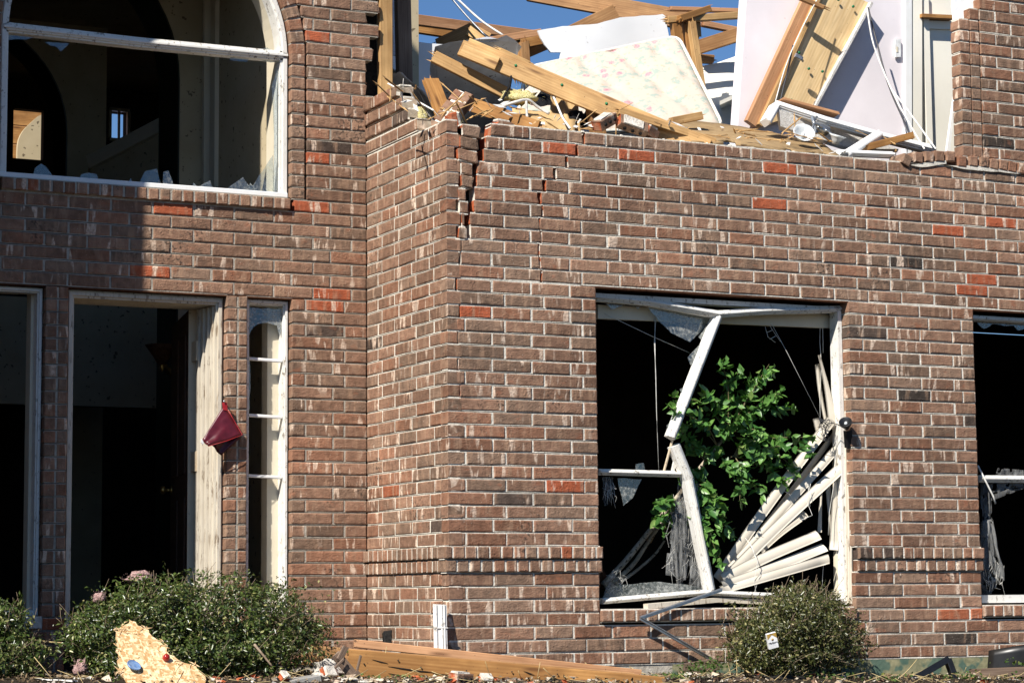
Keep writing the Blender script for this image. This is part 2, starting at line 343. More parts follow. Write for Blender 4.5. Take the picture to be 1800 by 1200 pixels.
# ------------------------------------------------------------------ mesh helpers
def V(p): return Vector(p)
class MB:
    def __init__(s): s.v = []; s.f = []; s.uv = []; s.sm = []; s.col = []; s.mi = []
    def add(s, vs, fs, uvs=None, smooth=False, col=None, mi=0):
        o = len(s.v)
        vs = [Vector(p) for p in vs]
        s.v += vs
        ox, oy = uni(0, 40), uni(0, 40)
        for i, f in enumerate(fs):
            s.f.append([o + k for k in f]); s.sm.append(smooth); s.mi.append(mi)
            s.col.append(col[i] if isinstance(col, list) else col)
            if uvs: s.uv.append(uvs[i])
            else:
                a, b, c = vs[f[0]], vs[f[1]], vs[f[2]]
                n = (b - a).cross(c - a)
                k = max(range(3), key=lambda q: abs(n[q]))
                i1, i2 = [(1, 2), (0, 2), (0, 1)][k]
                s.uv.append([(vs[q][i1] + ox, vs[q][i2] + oy) for q in f])
        return s
    def box(s, lo, hi, **k):
        (a, b, c), (d, e, f) = lo, hi
        vs = [(a, b, c), (d, b, c), (d, e, c), (a, e, c), (a, b, f), (d, b, f), (d, e, f), (a, e, f)]
        return s.add(vs, [(3, 2, 1, 0), (4, 5, 6, 7), (0, 1, 5, 4), (1, 2, 6, 5), (2, 3, 7, 6), (3, 0, 4, 7)], **k)
    def beam(s, p0, p1, wd, ht, up=(0, 0, 1), bev=0.003, cut=0.0, splint=0, **k):
        p0, p1 = V(p0), V(p1); a = p1 - p0; ln = a.length; a.normalize()
        sd_ = a.cross(V(up)).normalized(); t = sd_.cross(a)
        hw, hh = wd/2, ht/2; b = min(bev, hw*0.5, hh*0.5)
        prof = [(-hw + b, -hh), (hw - b, -hh), (hw, -hh + b), (hw, hh - b), (hw - b, hh), (-hw + b, hh), (-hw, hh - b), (-hw, -hh + b)]
        vs = [p0 + sd_*x + t*y + a*(uni(-cut, cut) if cut else 0) for x, y in prof] + [p1 + sd_*x + t*y + a*(uni(-cut, cut) if cut else 0) for x, y in prof]
        per = [0]
        for i in range(8):
            x, y = prof[i], prof[(i + 1) % 8]; per.append(per[-1] + math.hypot(x[0] - y[0], x[1] - y[1]))
        ou, ov = uni(0, 50), uni(0, 50)
        fs, uv = [], []
        for i in range(8):
            j = (i + 1) % 8
            fs.append((i, j, 8 + j, 8 + i)); uv.append([(ou, ov + per[i]), (ou, ov + per[i + 1]), (ou + ln, ov + per[i + 1]), (ou + ln, ov + per[i])])
        fs.append(tuple(reversed(range(8)))); uv.append([(ou + prof[i][0]*0.1, ov + prof[i][1]) for i in reversed(range(8))])
        fs.append(tuple(range(8, 16))); uv.append([(ou + prof[i][0]*0.1, ov + prof[i][1]) for i in range(8)])
        s.add(vs, fs, uv, **k)
        if splint:
            for pe, sg_ in ((p0, -1), (p1, 1)):
                for q in range(splint):
                    b0 = pe + sd_*uni(-hw, hw)*0.85 + t*uni(-hh, hh)*0.85 - a*sg_*0.01; tip = b0 + a*sg_*uni(0.02, 0.075) + sd_*uni(-.008, .008) + t*uni(-.008, .008)
                    wv_ = sd_*uni(.003, .009); hv = t*uni(.002, .006)
                    s.add([b0 - wv_ - hv, b0 + wv_ - hv, b0 + hv*1.5, tip], [(0, 1, 3), (1, 2, 3), (2, 0, 3), (2, 1, 0)])
        return s
    def plate(s, pts, off, **k):
        off = V(off); n = len(pts); pts = [V(p) for p in pts]
        nn = Vector((0, 0, 0))
        for i in range(n): nn += pts[i].cross(pts[(i + 1) % n])
        if nn.dot(off) > 0: pts = pts[::-1]
        vs = pts + [p + off for p in pts]
        fs = [tuple(range(n)), tuple(range(2*n - 1, n - 1, -1))] + [(i, n + i, n + (i + 1) % n, (i + 1) % n) for i in range(n)]
        return s.add(vs, fs, **k)
    def tube(s, pts, r, n=6, r1=None, cap=True, **k):
        pts = [V(p) for p in pts]; m = len(pts); r1 = r if r1 is None else r1
        vs = []; fs = []
        for i, p in enumerate(pts):
            d = (pts[min(i + 1, m - 1)] - pts[max(i - 1, 0)]).normalized()
            a = d.orthogonal().normalized() if i == 0 else (a - d*a.dot(d)).normalized()
            b = d.cross(a); rr = r + (r1 - r)*i/max(1, m - 1)
            for q in range(n):
                an = 2*math.pi*q/n
                vs.append(p + a*math.cos(an)*rr + b*math.sin(an)*rr)
        for i in range(m - 1):
            for q in range(n):
                fs.append((i*n + q, i*n + (q + 1) % n, (i + 1)*n + (q + 1) % n, (i + 1)*n + q))
        if cap: fs.append(tuple(reversed(range(n)))); fs.append(tuple(range((m - 1)*n, m*n)))
        k.setdefault('smooth', True)
        return s.add(vs, fs, **k)
    def lathe(s, c, axis, prof, n=18, **k):
        c = V(c); ax = V(axis).normalized(); a = ax.orthogonal().normalized(); b = ax.cross(a)
        vs = []; fs = []
        for r, h in prof:
            for q in range(n):
                an = 2*math.pi*q/n; vs.append(c + ax*h + (a*math.cos(an) + b*math.sin(an))*r)
        for i in range(len(prof) - 1):
            for q in range(n): fs.append((i*n + q, i*n + (q + 1) % n, (i + 1)*n + (q + 1) % n, (i + 1)*n + q))
        k.setdefault('smooth', True)
        return s.add(vs, fs, **k)
    def sheet(s, p00, p10, p11, p01, nx, ny, th, fn=None, keep=None, **k):
        """a sheet of thickness th over a bilinear patch; fn(u, v) lifts it along its normal, keep(u, v) says where it is torn away"""
        p00, p10, p11, p01 = map(V, (p00, p10, p11, p01))
        nr = (p10 - p00).cross(p01 - p00).normalized(); lu, lv = (p10 - p00).length, (p01 - p00).length
        top = []; bot = []; uvp = []
        for j in range(ny + 1):
            for i in range(nx + 1):
                u, v = i/nx, j/ny
                p = p00*(1 - u)*(1 - v) + p10*u*(1 - v) + p11*u*v + p01*(1 - u)*v
                if fn: p = p + nr*fn(u, v)
                top.append(p + nr*th/2); bot.append(p - nr*th/2); uvp.append((u*lu, v*lv))
        N = len(top); W = nx + 1; fs = []; uv = []; edge = {}
        for j in range(ny):
            for i in range(nx):
                if keep and not keep((i + 0.5)/nx, (j + 0.5)/ny): continue
                q = [j*W + i, j*W + i + 1, (j + 1)*W + i + 1, (j + 1)*W + i]
                fs.append(tuple(q)); uv.append([uvp[x] for x in q])
                fs.append(tuple(N + x for x in reversed(q))); uv.append([uvp[x] for x in reversed(q)])
                for a, b in zip(q, q[1:] + q[:1]):
                    if (b, a) in edge: del edge[(b, a)]
                    else: edge[(a, b)] = 1
        for a, b in edge:
            fs.append((b, a, N + a, N + b)); uv.append([uvp[b], uvp[a], uvp[a], uvp[b]])
        k.setdefault('smooth', True)
        return s.add(top + bot, fs, uv, **k)
    def build(s, name, mats, parent=None, at=None):
        me = bpy.data.meshes.new(name)
        org = V(at) if at else (origin(parent) if parent else Vector((0, 0, 0)))
        me.from_pydata([tuple(p - org) for p in s.v], [], s.f)
        uvl = me.uv_layers.new(name='UVMap')
        flat = [x for u in s.uv for t in u for x in t]
        uvl.data.foreach_set('uv', flat)
        me.polygons.foreach_set('use_smooth', s.sm)
        if any(s.mi): me.polygons.foreach_set('material_index', s.mi)
        if any(c is not None for c in s.col):
            at_ = me.attributes.new('bcol', 'FLOAT_COLOR', 'FACE')
            at_.data.foreach_set('color', [x for c in s.col for x in (*(c or (0.2, 0.12, 0.09)), 1.0)])
        for m in (mats if isinstance(mats, list) else [mats]): me.materials.append(M[m] if isinstance(m, str) else m)
        ob = bpy.data.objects.new(name, me); COL.link(ob)
        if at: ob.location = at
        if parent: ob.parent = parent
        return ob

def origin(o):
    p = Vector(o.location)
    while o.parent: o = o.parent; p = p + Vector(o.location)
    return p
def tag(o, label=None, cat=None, group=None, kind=None):
    if label: o['label'] = label
    if cat: o['category'] = cat
    if group: o['group'] = group
    if kind: o['kind'] = kind
    return o
def thing(name, loc, label, cat, group=None):
    o = bpy.data.objects.new(name, None); COL.link(o); o.location = loc; o.empty_display_size = 0.1
    return tag(o, label, cat, group)
def jag(pts, amp=0.01, step=0.05):
    """break the straight edges of an outline into an uneven torn edge"""
    out = []; pts = [V(p) for p in pts]
    for i, p in enumerate(pts):
        q = pts[(i + 1) % len(pts)]; d = q - p; n = max(1, int(d.length/step))
        for k in range(n):
            t = k/n
            o = Vector((uni(-1, 1), 0, uni(-1, 1)))*amp if k else Vector((0, 0, 0))
            out.append(p + d*t + o)
    return out
def smoothpath(pts, n=6):
    """Catmull-Rom through the points"""
    P = [V(p) for p in pts]; P = [P[0]*2 - P[1]] + P + [P[-1]*2 - P[-2]]; out = []
    for i in range(1, len(P) - 2):
        for k in range(n):
            t = k/n; a, b, c, d = P[i - 1], P[i], P[i + 1], P[i + 2]
            out.append(0.5*((2*b) + (c - a)*t + (2*a - 5*b + 4*c - d)*t*t + (3*b - a - 3*c + d)*t**3))
    out.append(P[-2]); return out

def PXY(a, b, y):
    """point at depth y for a position measured on the 1800 x 1200 photograph"""
    d = F_ + R_*((a - 900)/4002.2) - U_*((b - 600)/4002.2)
    return CAM + d*((y - CAM.y)/d.y)

# ------------------------------------------------------------------ ground
gm = MB()
gx = [-300, -80, -30, -14, -8] + [-5 + 0.14*i for i in range(86)] + [10, 16, 30, 80, 300]
gy = [-300, -80, -30, -16, -12, -8, -5, -3.5, -2.5, -2, -1.6] + [-1.4 + 0.07*i for i in range(42)] + [2, 4, 12, 30, 80, 300]
def ground_z(x, y):
    xc = max(-5.0, min(7.0, x))
    z = -0.735 - 0.020*xc
    if y < -0.5: z -= 0.085*(-0.5 - max(y, -14.0)) 
    near = max(0.0, 1 - abs(y)/6)
    z += 0.018*near*(noise.noise(Vector((x*1.7, y*1.7, 0))) + 0.7*noise.noise(Vector((x*5, y*5, 3))) + 0.5*noise.noise(Vector((x*13, y*13, 9))))
    return z
gv = [(x, y, ground_z(x, y)) for y in gy for x in gx]
nx = len(gx)
gm.add(gv, [(j*nx + i, j*nx + i + 1, (j + 1)*nx + i + 1, (j + 1)*nx + i) for j in range(len(gy) - 1) for i in range(nx - 1)], smooth=True)
tag(gm.build('ground', 'soil'), 'dark soil of the flower bed sloping away from the house', None, None, 'structure')

# ------------------------------------------------------------------ the house
house = thing('brick_house', (0, 0, -0.70), 'storm-wrecked brown brick house with its upper storey torn open', 'house')

def brick_color():
    r = rnd(); k = uni(0.76, 1.22)
    if r < 0.006: c = (0.32, 0.105, 0.055)
    elif r < 0.016: c = (0.085, 0.062, 0.052)
    elif r < 0.20: c = (0.24, 0.125, 0.083)
    elif r < 0.45: c = (0.215, 0.142, 0.105)
    else: c = (0.232, 0.138, 0.098)
    return tuple(x*k for x in c)
CORE = (0.40, 0.105, 0.045)
GREY = (0.42, 0.36, 0.29)
# bricks that stand out in the wall: (wall, x, z, colour)
RED, DARK = (0.36, 0.10, 0.05), (0.055, 0.044, 0.038)
ODD = []
for wl, (x, y, z), c in [
    ('B', (1.259, 0.0, 2.34), RED), ('B', (2.308, 0.0, 2.327), RED), ('B', (2.157, 0.0, 2.102), RED), ('B', (3.554, 0.0, 2.022), RED), ('B', (3.966, 0.0, 2.094), RED),
    ('B', (3.765, 0.0, 1.628), RED), ('B', (0.142, 0.0, 1.338), RED), ('B', (0.753, 0.0, 0.342), RED), ('B', (0.722, 0.0, 2.338), RED), ('B', (3.745, 0.0, 1.72), RED),
    ('B', (3.19, 0.0, 1.791), DARK), ('B', (3.258, 0.0, 0.958), DARK), ('B', (4.036, 0.0, 2.663), DARK), ('B', (3.102, 0.0, 3.069), RED), ('B', (3.523, 0.0, -0.558), DARK),
    ('A', (-1.258, 1.186, 2.014), RED), ('A', (-0.26, 1.186, 1.553), RED), ('A', (-0.353, 1.186, 1.472), RED), ('A', (-0.317, 1.186, 2.089), RED), ('A', (-1.374, 1.186, 1.635), RED), ('A', (-0.343, 1.186, 2.392), RED),
    ('A', (-0.325, 1.186, 3.158), RED)]:
    ODD.append((wl, x, z, c))

FR = {'B': (V((0, 0, 0)), V((1, 0, 0)), V((0, -1, 0))), 'R': (V((0, 0, 0)), V((0, 1, 0)), V((-1, 0, 0))), 'A': (V((0, D, 0)), V((1, 0, 0)), V((0, -1, 0)))}
UZ = V((0, 0, 1))

def brick_geo(mb, O, ux, uz, n, x0, x1, z0, z1, depth, col, bl=False, br=False, out=0.0, twist=0.0, core=None):
    w_, h_ = x1 - x0, z1 - z0
    b = min(0.006, w_*0.2)
    us = [0, b, w_ - b, w_] if w_ < 0.12 else [0, b, w_*0.5, w_ - b, w_]
    ws = [0, b, h_ - b, h_]
    nu, nw = len(us), len(ws)
    vs = []; uvs = []
    ou, ov = uni(0, 60), uni(0, 60)
    flip = n.dot(ux.cross(uz)) < 0
    chip = {}
    if rnd() < 0.22: chip[(rnd() < 0.5, rnd() < 0.5)] = uni(0.004, 0.011)
    tl = uni(-0.006, 0.006); tw = uni(-0.01, 0.01)
    for j, wz in enumerate(ws):
        for i, u in enumerate(us):
            ed = (i in (0, nu - 1)) or (j in (0, nw - 1))
            o = out - 0.003 if ed else out + uni(-0.0009, 0.0009)
            du = dz = 0.0
            if ed: du, dz = uni(-0.0014, 0.0014), uni(-0.0014, 0.0014)
            if i == 0 and bl: du += uni(-0.008, 0.010)
            if i == nu - 1 and br: du += uni(-0.010, 0.008)
            k = (i >= nu/2, j >= nw/2)
            if k in chip and (i in (0, nu - 1)) and (j in (0, nw - 1)): o -= chip[k]; du += (-chip[k] if k[0] else chip[k]); dz += (-chip[k] if k[1] else chip[k])*0.7
            o += (u - w_/2)*tl + (wz - h_/2)*tw
            vs.append(O + ux*(x0 + u + du) + uz*(z0 + wz + dz + (u - w_/2)*twist) + n*o)
            uvs.append((ou + u, ov + wz))
    fs = []; uv = []; cl = []
    for j in range(nw - 1):
        for i in range(nu - 1):
            q = [j*nu + i, j*nu + i + 1, (j + 1)*nu + i + 1, (j + 1)*nu + i]
            if flip: q = q[::-1]
            fs.append(tuple(q)); uv.append([uvs[x] for x in q]); cl.append(col)
    ringi = [i for i in range(nu)] + [j*nu + nu - 1 for j in range(1, nw)] + [(nw - 1)*nu + i for i in range(nu - 2, -1, -1)] + [j*nu for j in range(nw - 2, 0, -1)]
    base = len(vs); m = len(ringi)
    for x in ringi:
        vs.append(vs[x] - n*(depth + out)); uvs.append((uvs[x][0] + 0.05, uvs[x][1] + 0.05))
    for a in range(m):
        b2 = (a + 1) % m
        q = [ringi[b2], ringi[a], base + a, base + b2]
        if flip: q = q[::-1]
        fs.append(tuple(q)); uv.append([uvs[x] for x in q])
        ua, ub = uvs[ringi[a]][0] - ou, uvs[ringi[b2]][0] - ou
        end = (ua < 0.001 and ub < 0.001 and bl) or (ua > w_ - 0.001 and ub > w_ - 0.001 and br)
        cl.append((core or CORE) if end else col)
    mb.add(vs, fs, uv, col=cl)

SPEC = []        # (wall, kwargs for brick_geo)
MORT = {'B': MB(), 'R': MB(), 'A': MB()}
def lay(wall, j, solids, off, depth=0.085, rowlock=False, out=0.0, dz=0.0, recess=0.0045, step=None, core=None):
    O, ux, n = FR[wall]
    z0, z1 = j*C + dz, (j + 1)*C + dz
    st = step or (C if rowlock else L)
    for (a, b, bl, br) in solids:
        if b - a < 0.015: continue
        e0, e1 = (0.0 if bl else 0.003), (0.0 if br else 0.003)
        ma, mb_ = a + 0.004, b - 0.004
        y0, y1 = recess - out, depth - 0.005
        pts = [O + ux*u - n*y + UZ*z for z in (z0 - 0.002, z1 + 0.002) for (u, y) in ((ma, y0), (mb_, y0), (mb_, y1), (ma, y1))]
        fl = n.dot(ux.cross(UZ)) < 0
        fsx = [(3, 2, 1, 0), (4, 5, 6, 7), (0, 1, 5, 4), (1, 2, 6, 5), (2, 3, 7, 6), (3, 0, 4, 7)]
        if fl: fsx = [f[::-1] for f in fsx]
        if out > 0.008:                                       # projecting courses: the pointing stops short of the arrises
            MORT[wall].add([p + UZ*(0.009 if i < 4 else -0.009) for i, p in enumerate(pts)], fsx)
            pts = [O + ux*u - n*y + UZ*z for z in (z0 - 0.002, z1 + 0.002) for (u, y) in ((ma, recess), (mb_, recess), (mb_, y1 - 0.002), (ma, y1 - 0.002))]
        MORT[wall].add(pts, fsx)
        k = math.floor((a - off)/st)
        js = []
        x = off + k*st
        while x < b:
            if x > a + min(0.045, st*0.55) and x < b - min(0.045, st*0.55): js.append(x)
            x += st
        js = [a - 0.006] + js + [b + 0.006]
        for x, xn in zip(js[:-1], js[1:]):
            c0, c1 = x + 0.006, xn - 0.006
            isl, isr = (x < a), (xn > b)
            if c1 - c0 > 0.010:
                col = brick_color()
                xm, zm = (c0 + c1)/2, (z0 + z1)/2
                for wl, ox, oz, oc in ODD:
                    if wl == wall and abs(oz - zm) < C*0.5 and c0 <= ox <= c1: col = oc
                wob = 0.0025*noise.noise(Vector((xm*2.2, zm*2.2, ord(wall))))
                SPEC.append((wall, dict(x0=c0 + uni(-0.0012, 0.0012), x1=c1 + uni(-0.0012, 0.0012), z0=z0 + 0.0056 + wob + uni(-0.001, 0.001), z1=z1 - 0.0056 + wob + uni(-0.001, 0.001),
                                        depth=depth, col=col, bl=bl and isl, br=br and isr, core=core, out=out + uni(-0.0016, 0.0016), twist=uni(-0.006, 0.006))))

W1L, W1R, W2L = 0.966, 2.752, 3.716
XMAX = 4.9
# ---- front wall (B)
crack2 = {31: 0.913, 30: 0.862, 29: 0.789, 28: 0.698, 27: 0.626, 26: 0.599, 25: 0.609, 24: 0.601, 23: 0.607, 22: 0.603, 21: 0.609, 20: 0.608}
gapL = {31: .195, 30: .200, 29: .190, 28: .168, 27: .150, 26: .138, 25: .135, 24: .125, 23: .110, 22: .102}
gapR = {31: .290, 30: .268, 29: .240, 28: .216, 27: .194, 26: .182, 25: .175, 24: .160, 23: .140, 22: .114}
for j in range(-9, 32):
    off = 0.115 if j % 2 == 0 else 0.287
    offp = 2.8585 if j % 2 == 0 else 3.043
    segs = []
    x_start = -0.001
    if j in (-1, -2):
        o = 0.026 if j == -1 else 0.014
        sh = 0.0 if j == -1 else 0.03
        lay('B', j, [(-o, W1L + 0.012, False, False)], 0.02 + sh, rowlock=True, out=o)
        lay('B', j, [(W1R + 0.02, W2L + 0.012, False, False)], 2.80 + sh, rowlock=True, out=o)
        continue
    cuts = []                                              # cracks: (left end, right end)
    if 10 <= j <= 31 and j % 1 == 0:
        c1 = 0.070 + 0.012*math.sin(j*1.9); g1 = 0.003 + max(0, j - 14)*0.0009
        cuts.append((c1, c1 + g1))
    if j in gapL: st_ = 0.010 if j % 2 else -0.006; cuts.append((gapL[j] + st_*0.6 + uni(-.010, .010), gapR[j] + st_ + uni(-.008, .010) - 0.006))
    if j in crack2:
        g2 = {31: .022, 30: .016, 29: .012, 28: .017, 27: .026, 26: .022}.get(j, .008)
        jx = uni(-.014, .014); cuts.append((crack2[j] + jx - g2/2, crack2[j] + jx + g2/2))
    spans = [(0.0, XMAX)] if not (-6 <= j <= 19) else [(0.0, W1L), (W1R, W2L)]
    for (a, b) in spans:
        bl = False; x = a
        for (c0, c1) in cuts:
            if a < c0 < b:
                segs.append((x, c0, bl, True)); x = c1; bl = True
        segs.append((x, b, bl, False))
    left = [s for s in segs if s[0] < 2.0]; right = [s for s in segs if s[0] >= 2.0]
    dz = 0.0
    if j >= 20: dz = 0.003
    for s in segs:
        if j >= 21 and s[0] < 0.12 and s[1] < 0.30 and s[0] > 0.03:      # the wedge between the two corner cracks has slipped and turned
            lay('B', j, [s], off, dz=-0.004 - 0.0012*(j - 21) + uni(-.004, .004), out=0.003 + 0.0010*(j - 21)); SPEC[-1][1]['twist'] = -0.10 + uni(-.07, .06); continue
        lay('B', j, [s], offp if (s[0] > 2 and j < 20) else off, dz=dz)
# window sill rowlocks
for (a, b) in ((W1L + 0.004, W1R - 0.004), (W2L + 0.004, XMAX)):
    lay('B', -6, [(a, b, False, False)], a - 0.003, rowlock=True, out=0.022, dz=0.016)
# pier that survives beside the lost upstairs window
for j in range(32, 50):
    a0 = 3.676 if j < 45 else 3.775
    if j < 45: lay('B', j, [(a0, 3.760, False, False)], a0 - 0.002, step=0.0875)
    if j < 46: lay('B', j, [(3.764, 3.838, False, False)], 3.76, step=0.081)
    lay('B', j, [(3.845, XMAX, False, False)], 3.72 + (0.0 if j % 2 else 0.127))
# ---- return wall
for j in range(-9, 36):
    off = 0.185 if j % 2 == 0 else 0.25
    if j in (-1, -2):
        o = 0.026 if j == -1 else 0.014
        lay('R', j, [(0.0, D, False, False)], 0.02 if j == -1 else 0.05, rowlock=True, out=o, step=0.0725)
        continue
    st = 0.0 if j % 2 == 0 else 0.092
    if j < 32:
        lay('R', j, [(st, D, False, False)], off)
    else:
        e = {32: .40, 33: .52, 34: .60, 35: .66}[j]
        lay('R', j, [(e, D, True, False)], off, dz=0.010*(j - 31), out=0.006*(j - 31), core=GREY)
# ---- entry wall (A)
AC, AR, ASP = -1.390, 0.893, 3.03        # centre, half width and spring height of the arched window
RING = 0.095
DL, DR, SL0, SL1, PL = -1.869, -0.904, -0.775, -0.489, -2.002
tooth = {36: .085, 37: .0, 38: .0, 39: .0, 40: .045, 41: .03, 42: .088, 43: .0, 44: .085, 45: .0, 46: .09, 47: .0, 48: .06}
AXL = -3.24
for j in range(-9, 49):
    z = (j + 0.5)*C
    if j < 20: off = -0.399 if j % 2 else -0.221
    else: off = -0.492 if j % 2 else -0.352
    end = tooth.get(j, 0.0); be = j >= 36
    if j == 27:
        lay('A', j, [(AXL, AC - AR, False, False), (AC + AR + 0.02, end, False, be)], off)
        lay('A', j, [(AC - AR + 0.01, AC + AR - 0.012, False, False)], AC - AR + 0.012, rowlock=True, out=0.024, dz=0.004, step=0.072)
    elif j < 20:
        op = []
        if j >= -5: op = [(-9, PL), (DL, DR), (SL0, SL1)]
        else: op = [(DL, DR)]
        x = AXL; segs = []
        for (a, b) in op:
            if a > x: segs.append((x, a, False, False))
            x = max(x, b)
        segs.append((x, 0.0, False, False))
        for s in segs:
            wdt = s[1] - s[0]
            if wdt < 0.16: lay('A', j, [s], s[0] - 0.002 - (0.055 if j % 2 else 0.0), step=0.073 if j % 2 == 0 else 0.1275)
            else: lay('A', j, [s], off)
    elif j < 28:
        lay('A', j, [(AXL, end, False, False)], off)
    else:
        h = z - ASP; ro = AR + RING + 0.008
        if h <= 0: hw = ro
        elif h < ro: hw = math.sqrt(max(0, ro*ro - h*h))
        else: hw = None
        if hw: lay('A', j, [(AXL, AC - hw, False, False), (AC + hw, end, False, be)], off)
        else: lay('A', j, [(AXL, end, False, be)], off)
        if h <= 0:
            for sgn in (-1, 1):
                a = AC + sgn*(AR + RING/2)
                lay('A', j, [(a - RING/2 + 0.001, a + RING/2 - 0.004, False, False)], a - RING/2 - 0.004, step=0.105)
# arch ring of wedge-laid bricks
nring = 38
for i in range(nring):
    t = (i + 0.5)/nring*math.pi
    rad = V((math.cos(t), 0, math.sin(t))); tan = V((-math.sin(t), 0, math.cos(t)))
    SPEC.append(('ring', dict(O=V((AC, D, ASP)) + rad*(AR + 0.001) - tan*(AR + RING/2)*math.pi/nring/2, ux=rad, uz=tan, n=V((0, -1, 0)), x0=0.0, x1=RING - 0.005, z0=0.006, z1=(AR + RING/2)*math.pi/nring - 0.006, depth=0.085, col=brick_color(), out=uni(-0.0015, 0.0015))))
rm = MORT['A']
for i in range(24):
    t0, t1 = i/24*math.pi, (i + 1)/24*math.pi
    pts = [V((AC + math.cos(t)*r, D + 0.008, ASP + math.sin(t)*r)) for r, t in ((AR + 0.004, t0), (AR + RING - 0.004, t0), (AR + RING - 0.004, t1), (AR + 0.004, t1))]
    rm.plate(pts, (0, 0.07, 0))

wall_part = {}
wall_part['B'] = MORT['B'].build('front_wall', 'mortar', house)
wall_part['R'] = MORT['R'].build('return_wall', 'mortar', house)
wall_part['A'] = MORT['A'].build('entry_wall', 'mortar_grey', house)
def place(sp, mb):
    wl, k = sp
    if 'O' in k: brick_geo(mb, **k)
    else:
        O, ux, n = FR[wl]; brick_geo(mb, O, ux, UZ, n, **k)
def shown(sp):
    wl, k = sp
    if 'O' in k: p = k['O']; n = k['n']
    else:
        O, ux, n = FR[wl]; p = O + ux*(k['x0'] + k['x1'])*0.5 + UZ*k['z0']
    if p.z > 3.35 or p.x > 4.05 or p.x < -2.2 or p.z < -0.66: return 0.0
    v = (CAM - p); return (k['x1'] - k['x0'])*(k['z1'] - k['z0'])*abs(n.dot(v.normalized()))/v.length_squared
SPEC.sort(key=shown, reverse=True)
NB = 300
for sp in SPEC[:NB]:
    mb = MB(); place(sp, mb)
    mb.build('brick', 'brick', wall_part['A' if sp[0] == 'ring' else sp[0]])
mb = MB()
for sp in SPEC[NB:]: place(sp, mb)
tag(mb.build('brickwork', 'brick', house), kind='stuff')

# ---- concrete footing under the brick, steel lintels over the openings
mb = MB(); mb.box((0.004, 0.010, -1.1), (1.45, 0.30, -0.688)); mb.box((0.012, 0.012, -1.1), (0.30, D, -0.689)); mb.box((AXL, D + 0.01, -1.1), (0.0, D + 0.3, -0.688))
mb.build('foundation', 'concrete', house)
mb = MB(); mb.box((1.452, 0.006, -1.1), (XMAX, 0.30, -0.687)); mb.build('stained_foundation', 'patina', house)
for (a, b, y) in ((W1L - 0.10, W1R + 0.08, 0.0), (W2L - 0.09, XMAX, 0.0), (-2.7, SL1 + 0.08, D)):
    mb = MB(); mb.box((a, y + 0.004, 20*C - 0.009), (b, y + 0.086, 20*C - 0.001)); mb.box((a + 0.02, y + 0.082, 20*C - 0.0005), (b - 0.02, y + 0.090, 20*C + 0.07))
    mb.build('lintel', 'lintel', house)

# ---- inner leaf, floors, ceilings and rooms
def part(name, m, *boxes, mi=None):
    mb = MB()
    for lo, hi in boxes: mb.box(lo, hi)
    return mb.build(name, m, house)
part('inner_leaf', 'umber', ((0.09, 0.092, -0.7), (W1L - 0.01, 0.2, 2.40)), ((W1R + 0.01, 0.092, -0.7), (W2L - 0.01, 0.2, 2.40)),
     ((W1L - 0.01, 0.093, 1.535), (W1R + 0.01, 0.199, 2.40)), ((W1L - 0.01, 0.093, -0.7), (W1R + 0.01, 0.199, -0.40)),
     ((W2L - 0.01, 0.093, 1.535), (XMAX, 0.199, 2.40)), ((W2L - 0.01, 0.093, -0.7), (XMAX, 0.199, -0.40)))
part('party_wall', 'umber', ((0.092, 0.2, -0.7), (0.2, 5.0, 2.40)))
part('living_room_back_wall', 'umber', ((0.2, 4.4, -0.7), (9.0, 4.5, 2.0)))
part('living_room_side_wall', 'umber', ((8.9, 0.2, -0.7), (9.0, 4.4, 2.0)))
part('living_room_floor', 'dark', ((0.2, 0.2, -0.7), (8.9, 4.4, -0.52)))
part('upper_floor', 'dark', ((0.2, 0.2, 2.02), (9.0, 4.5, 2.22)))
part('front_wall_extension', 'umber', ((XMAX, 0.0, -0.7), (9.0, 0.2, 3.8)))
# entrance hall
xa = -0.47
part('hall_inner_leaf', 'cream', ((SL1 + 0.012, D + 0.088, -0.7), (-0.005, D + 0.2, 3.72)), ((DR + 0.010, D + 0.088, -0.7), (SL0 - 0.01, D + 0.2, 1.515)), ((PL + 0.01, D + 0.088, -0.7), (DL - 0.01, D + 0.2, 1.515)),
     ((-3.9, D + 0.089, 1.534), (SL1 + 0.012, D + 0.199, 2.12)), ((-3.9, D + 0.088, -0.7), (-2.7, D + 0.199, 1.534)), ((-3.9, D + 0.089, 2.12), (AC - AR - 0.02, D + 0.199, 4.6)))
mb = MB()     # spandrel over the arch
arc = [V((AC + (AR + 0.012)*math.cos(t), D + 0.09, ASP + (AR + 0.012)*math.sin(t))) for t in [math.pi*i/24 for i in range(25)]]
mb.plate([V((SL1 + 0.011, D + 0.09, 4.6))] + [V((SL1 + 0.011, D + 0.09, ASP))] + arc + [V((AC - AR - 0.02, D + 0.09, ASP)), V((AC - AR - 0.02, D + 0.09, 4.6))], (0, 0.10, 0))
mb.build('arch_spandrel', 'cream', house)
part('hall_side_wall', 'beige', ((xa, D + 0.2, -0.7), (xa + 0.1, 2.9, 4.6)))
part('hall_corner_trim', 'cream', ((xa - 0.03, 2.62, -0.6), (xa - 0.001, 2.72, 4.6)), ((xa - 0.045, 2.80, -0.6), (xa - 0.001, 2.84, 4.6)))
part('hall_floor', 'dark', ((-5.0, D + 0.02, -0.7), (2.0, 9.4, -0.56)))
part('hall_ceiling', 'beige', ((-5.0, D + 0.2, 4.6), (xa + 0.1, 9.4, 4.75)))
part('hall_west_wall', 'beige', ((-5.1, D + 0.2, -0.7), (-5.0, 9.4, 4.75)))
part('hall_east_wall', 'beige', ((1.2, 3.3, -0.7), (1.3, 9.4, 4.75)))
part('hall_east_ceiling', 'beige', ((xa + 0.1, 3.3, 4.6), (1.3, 9.4, 4.75)))
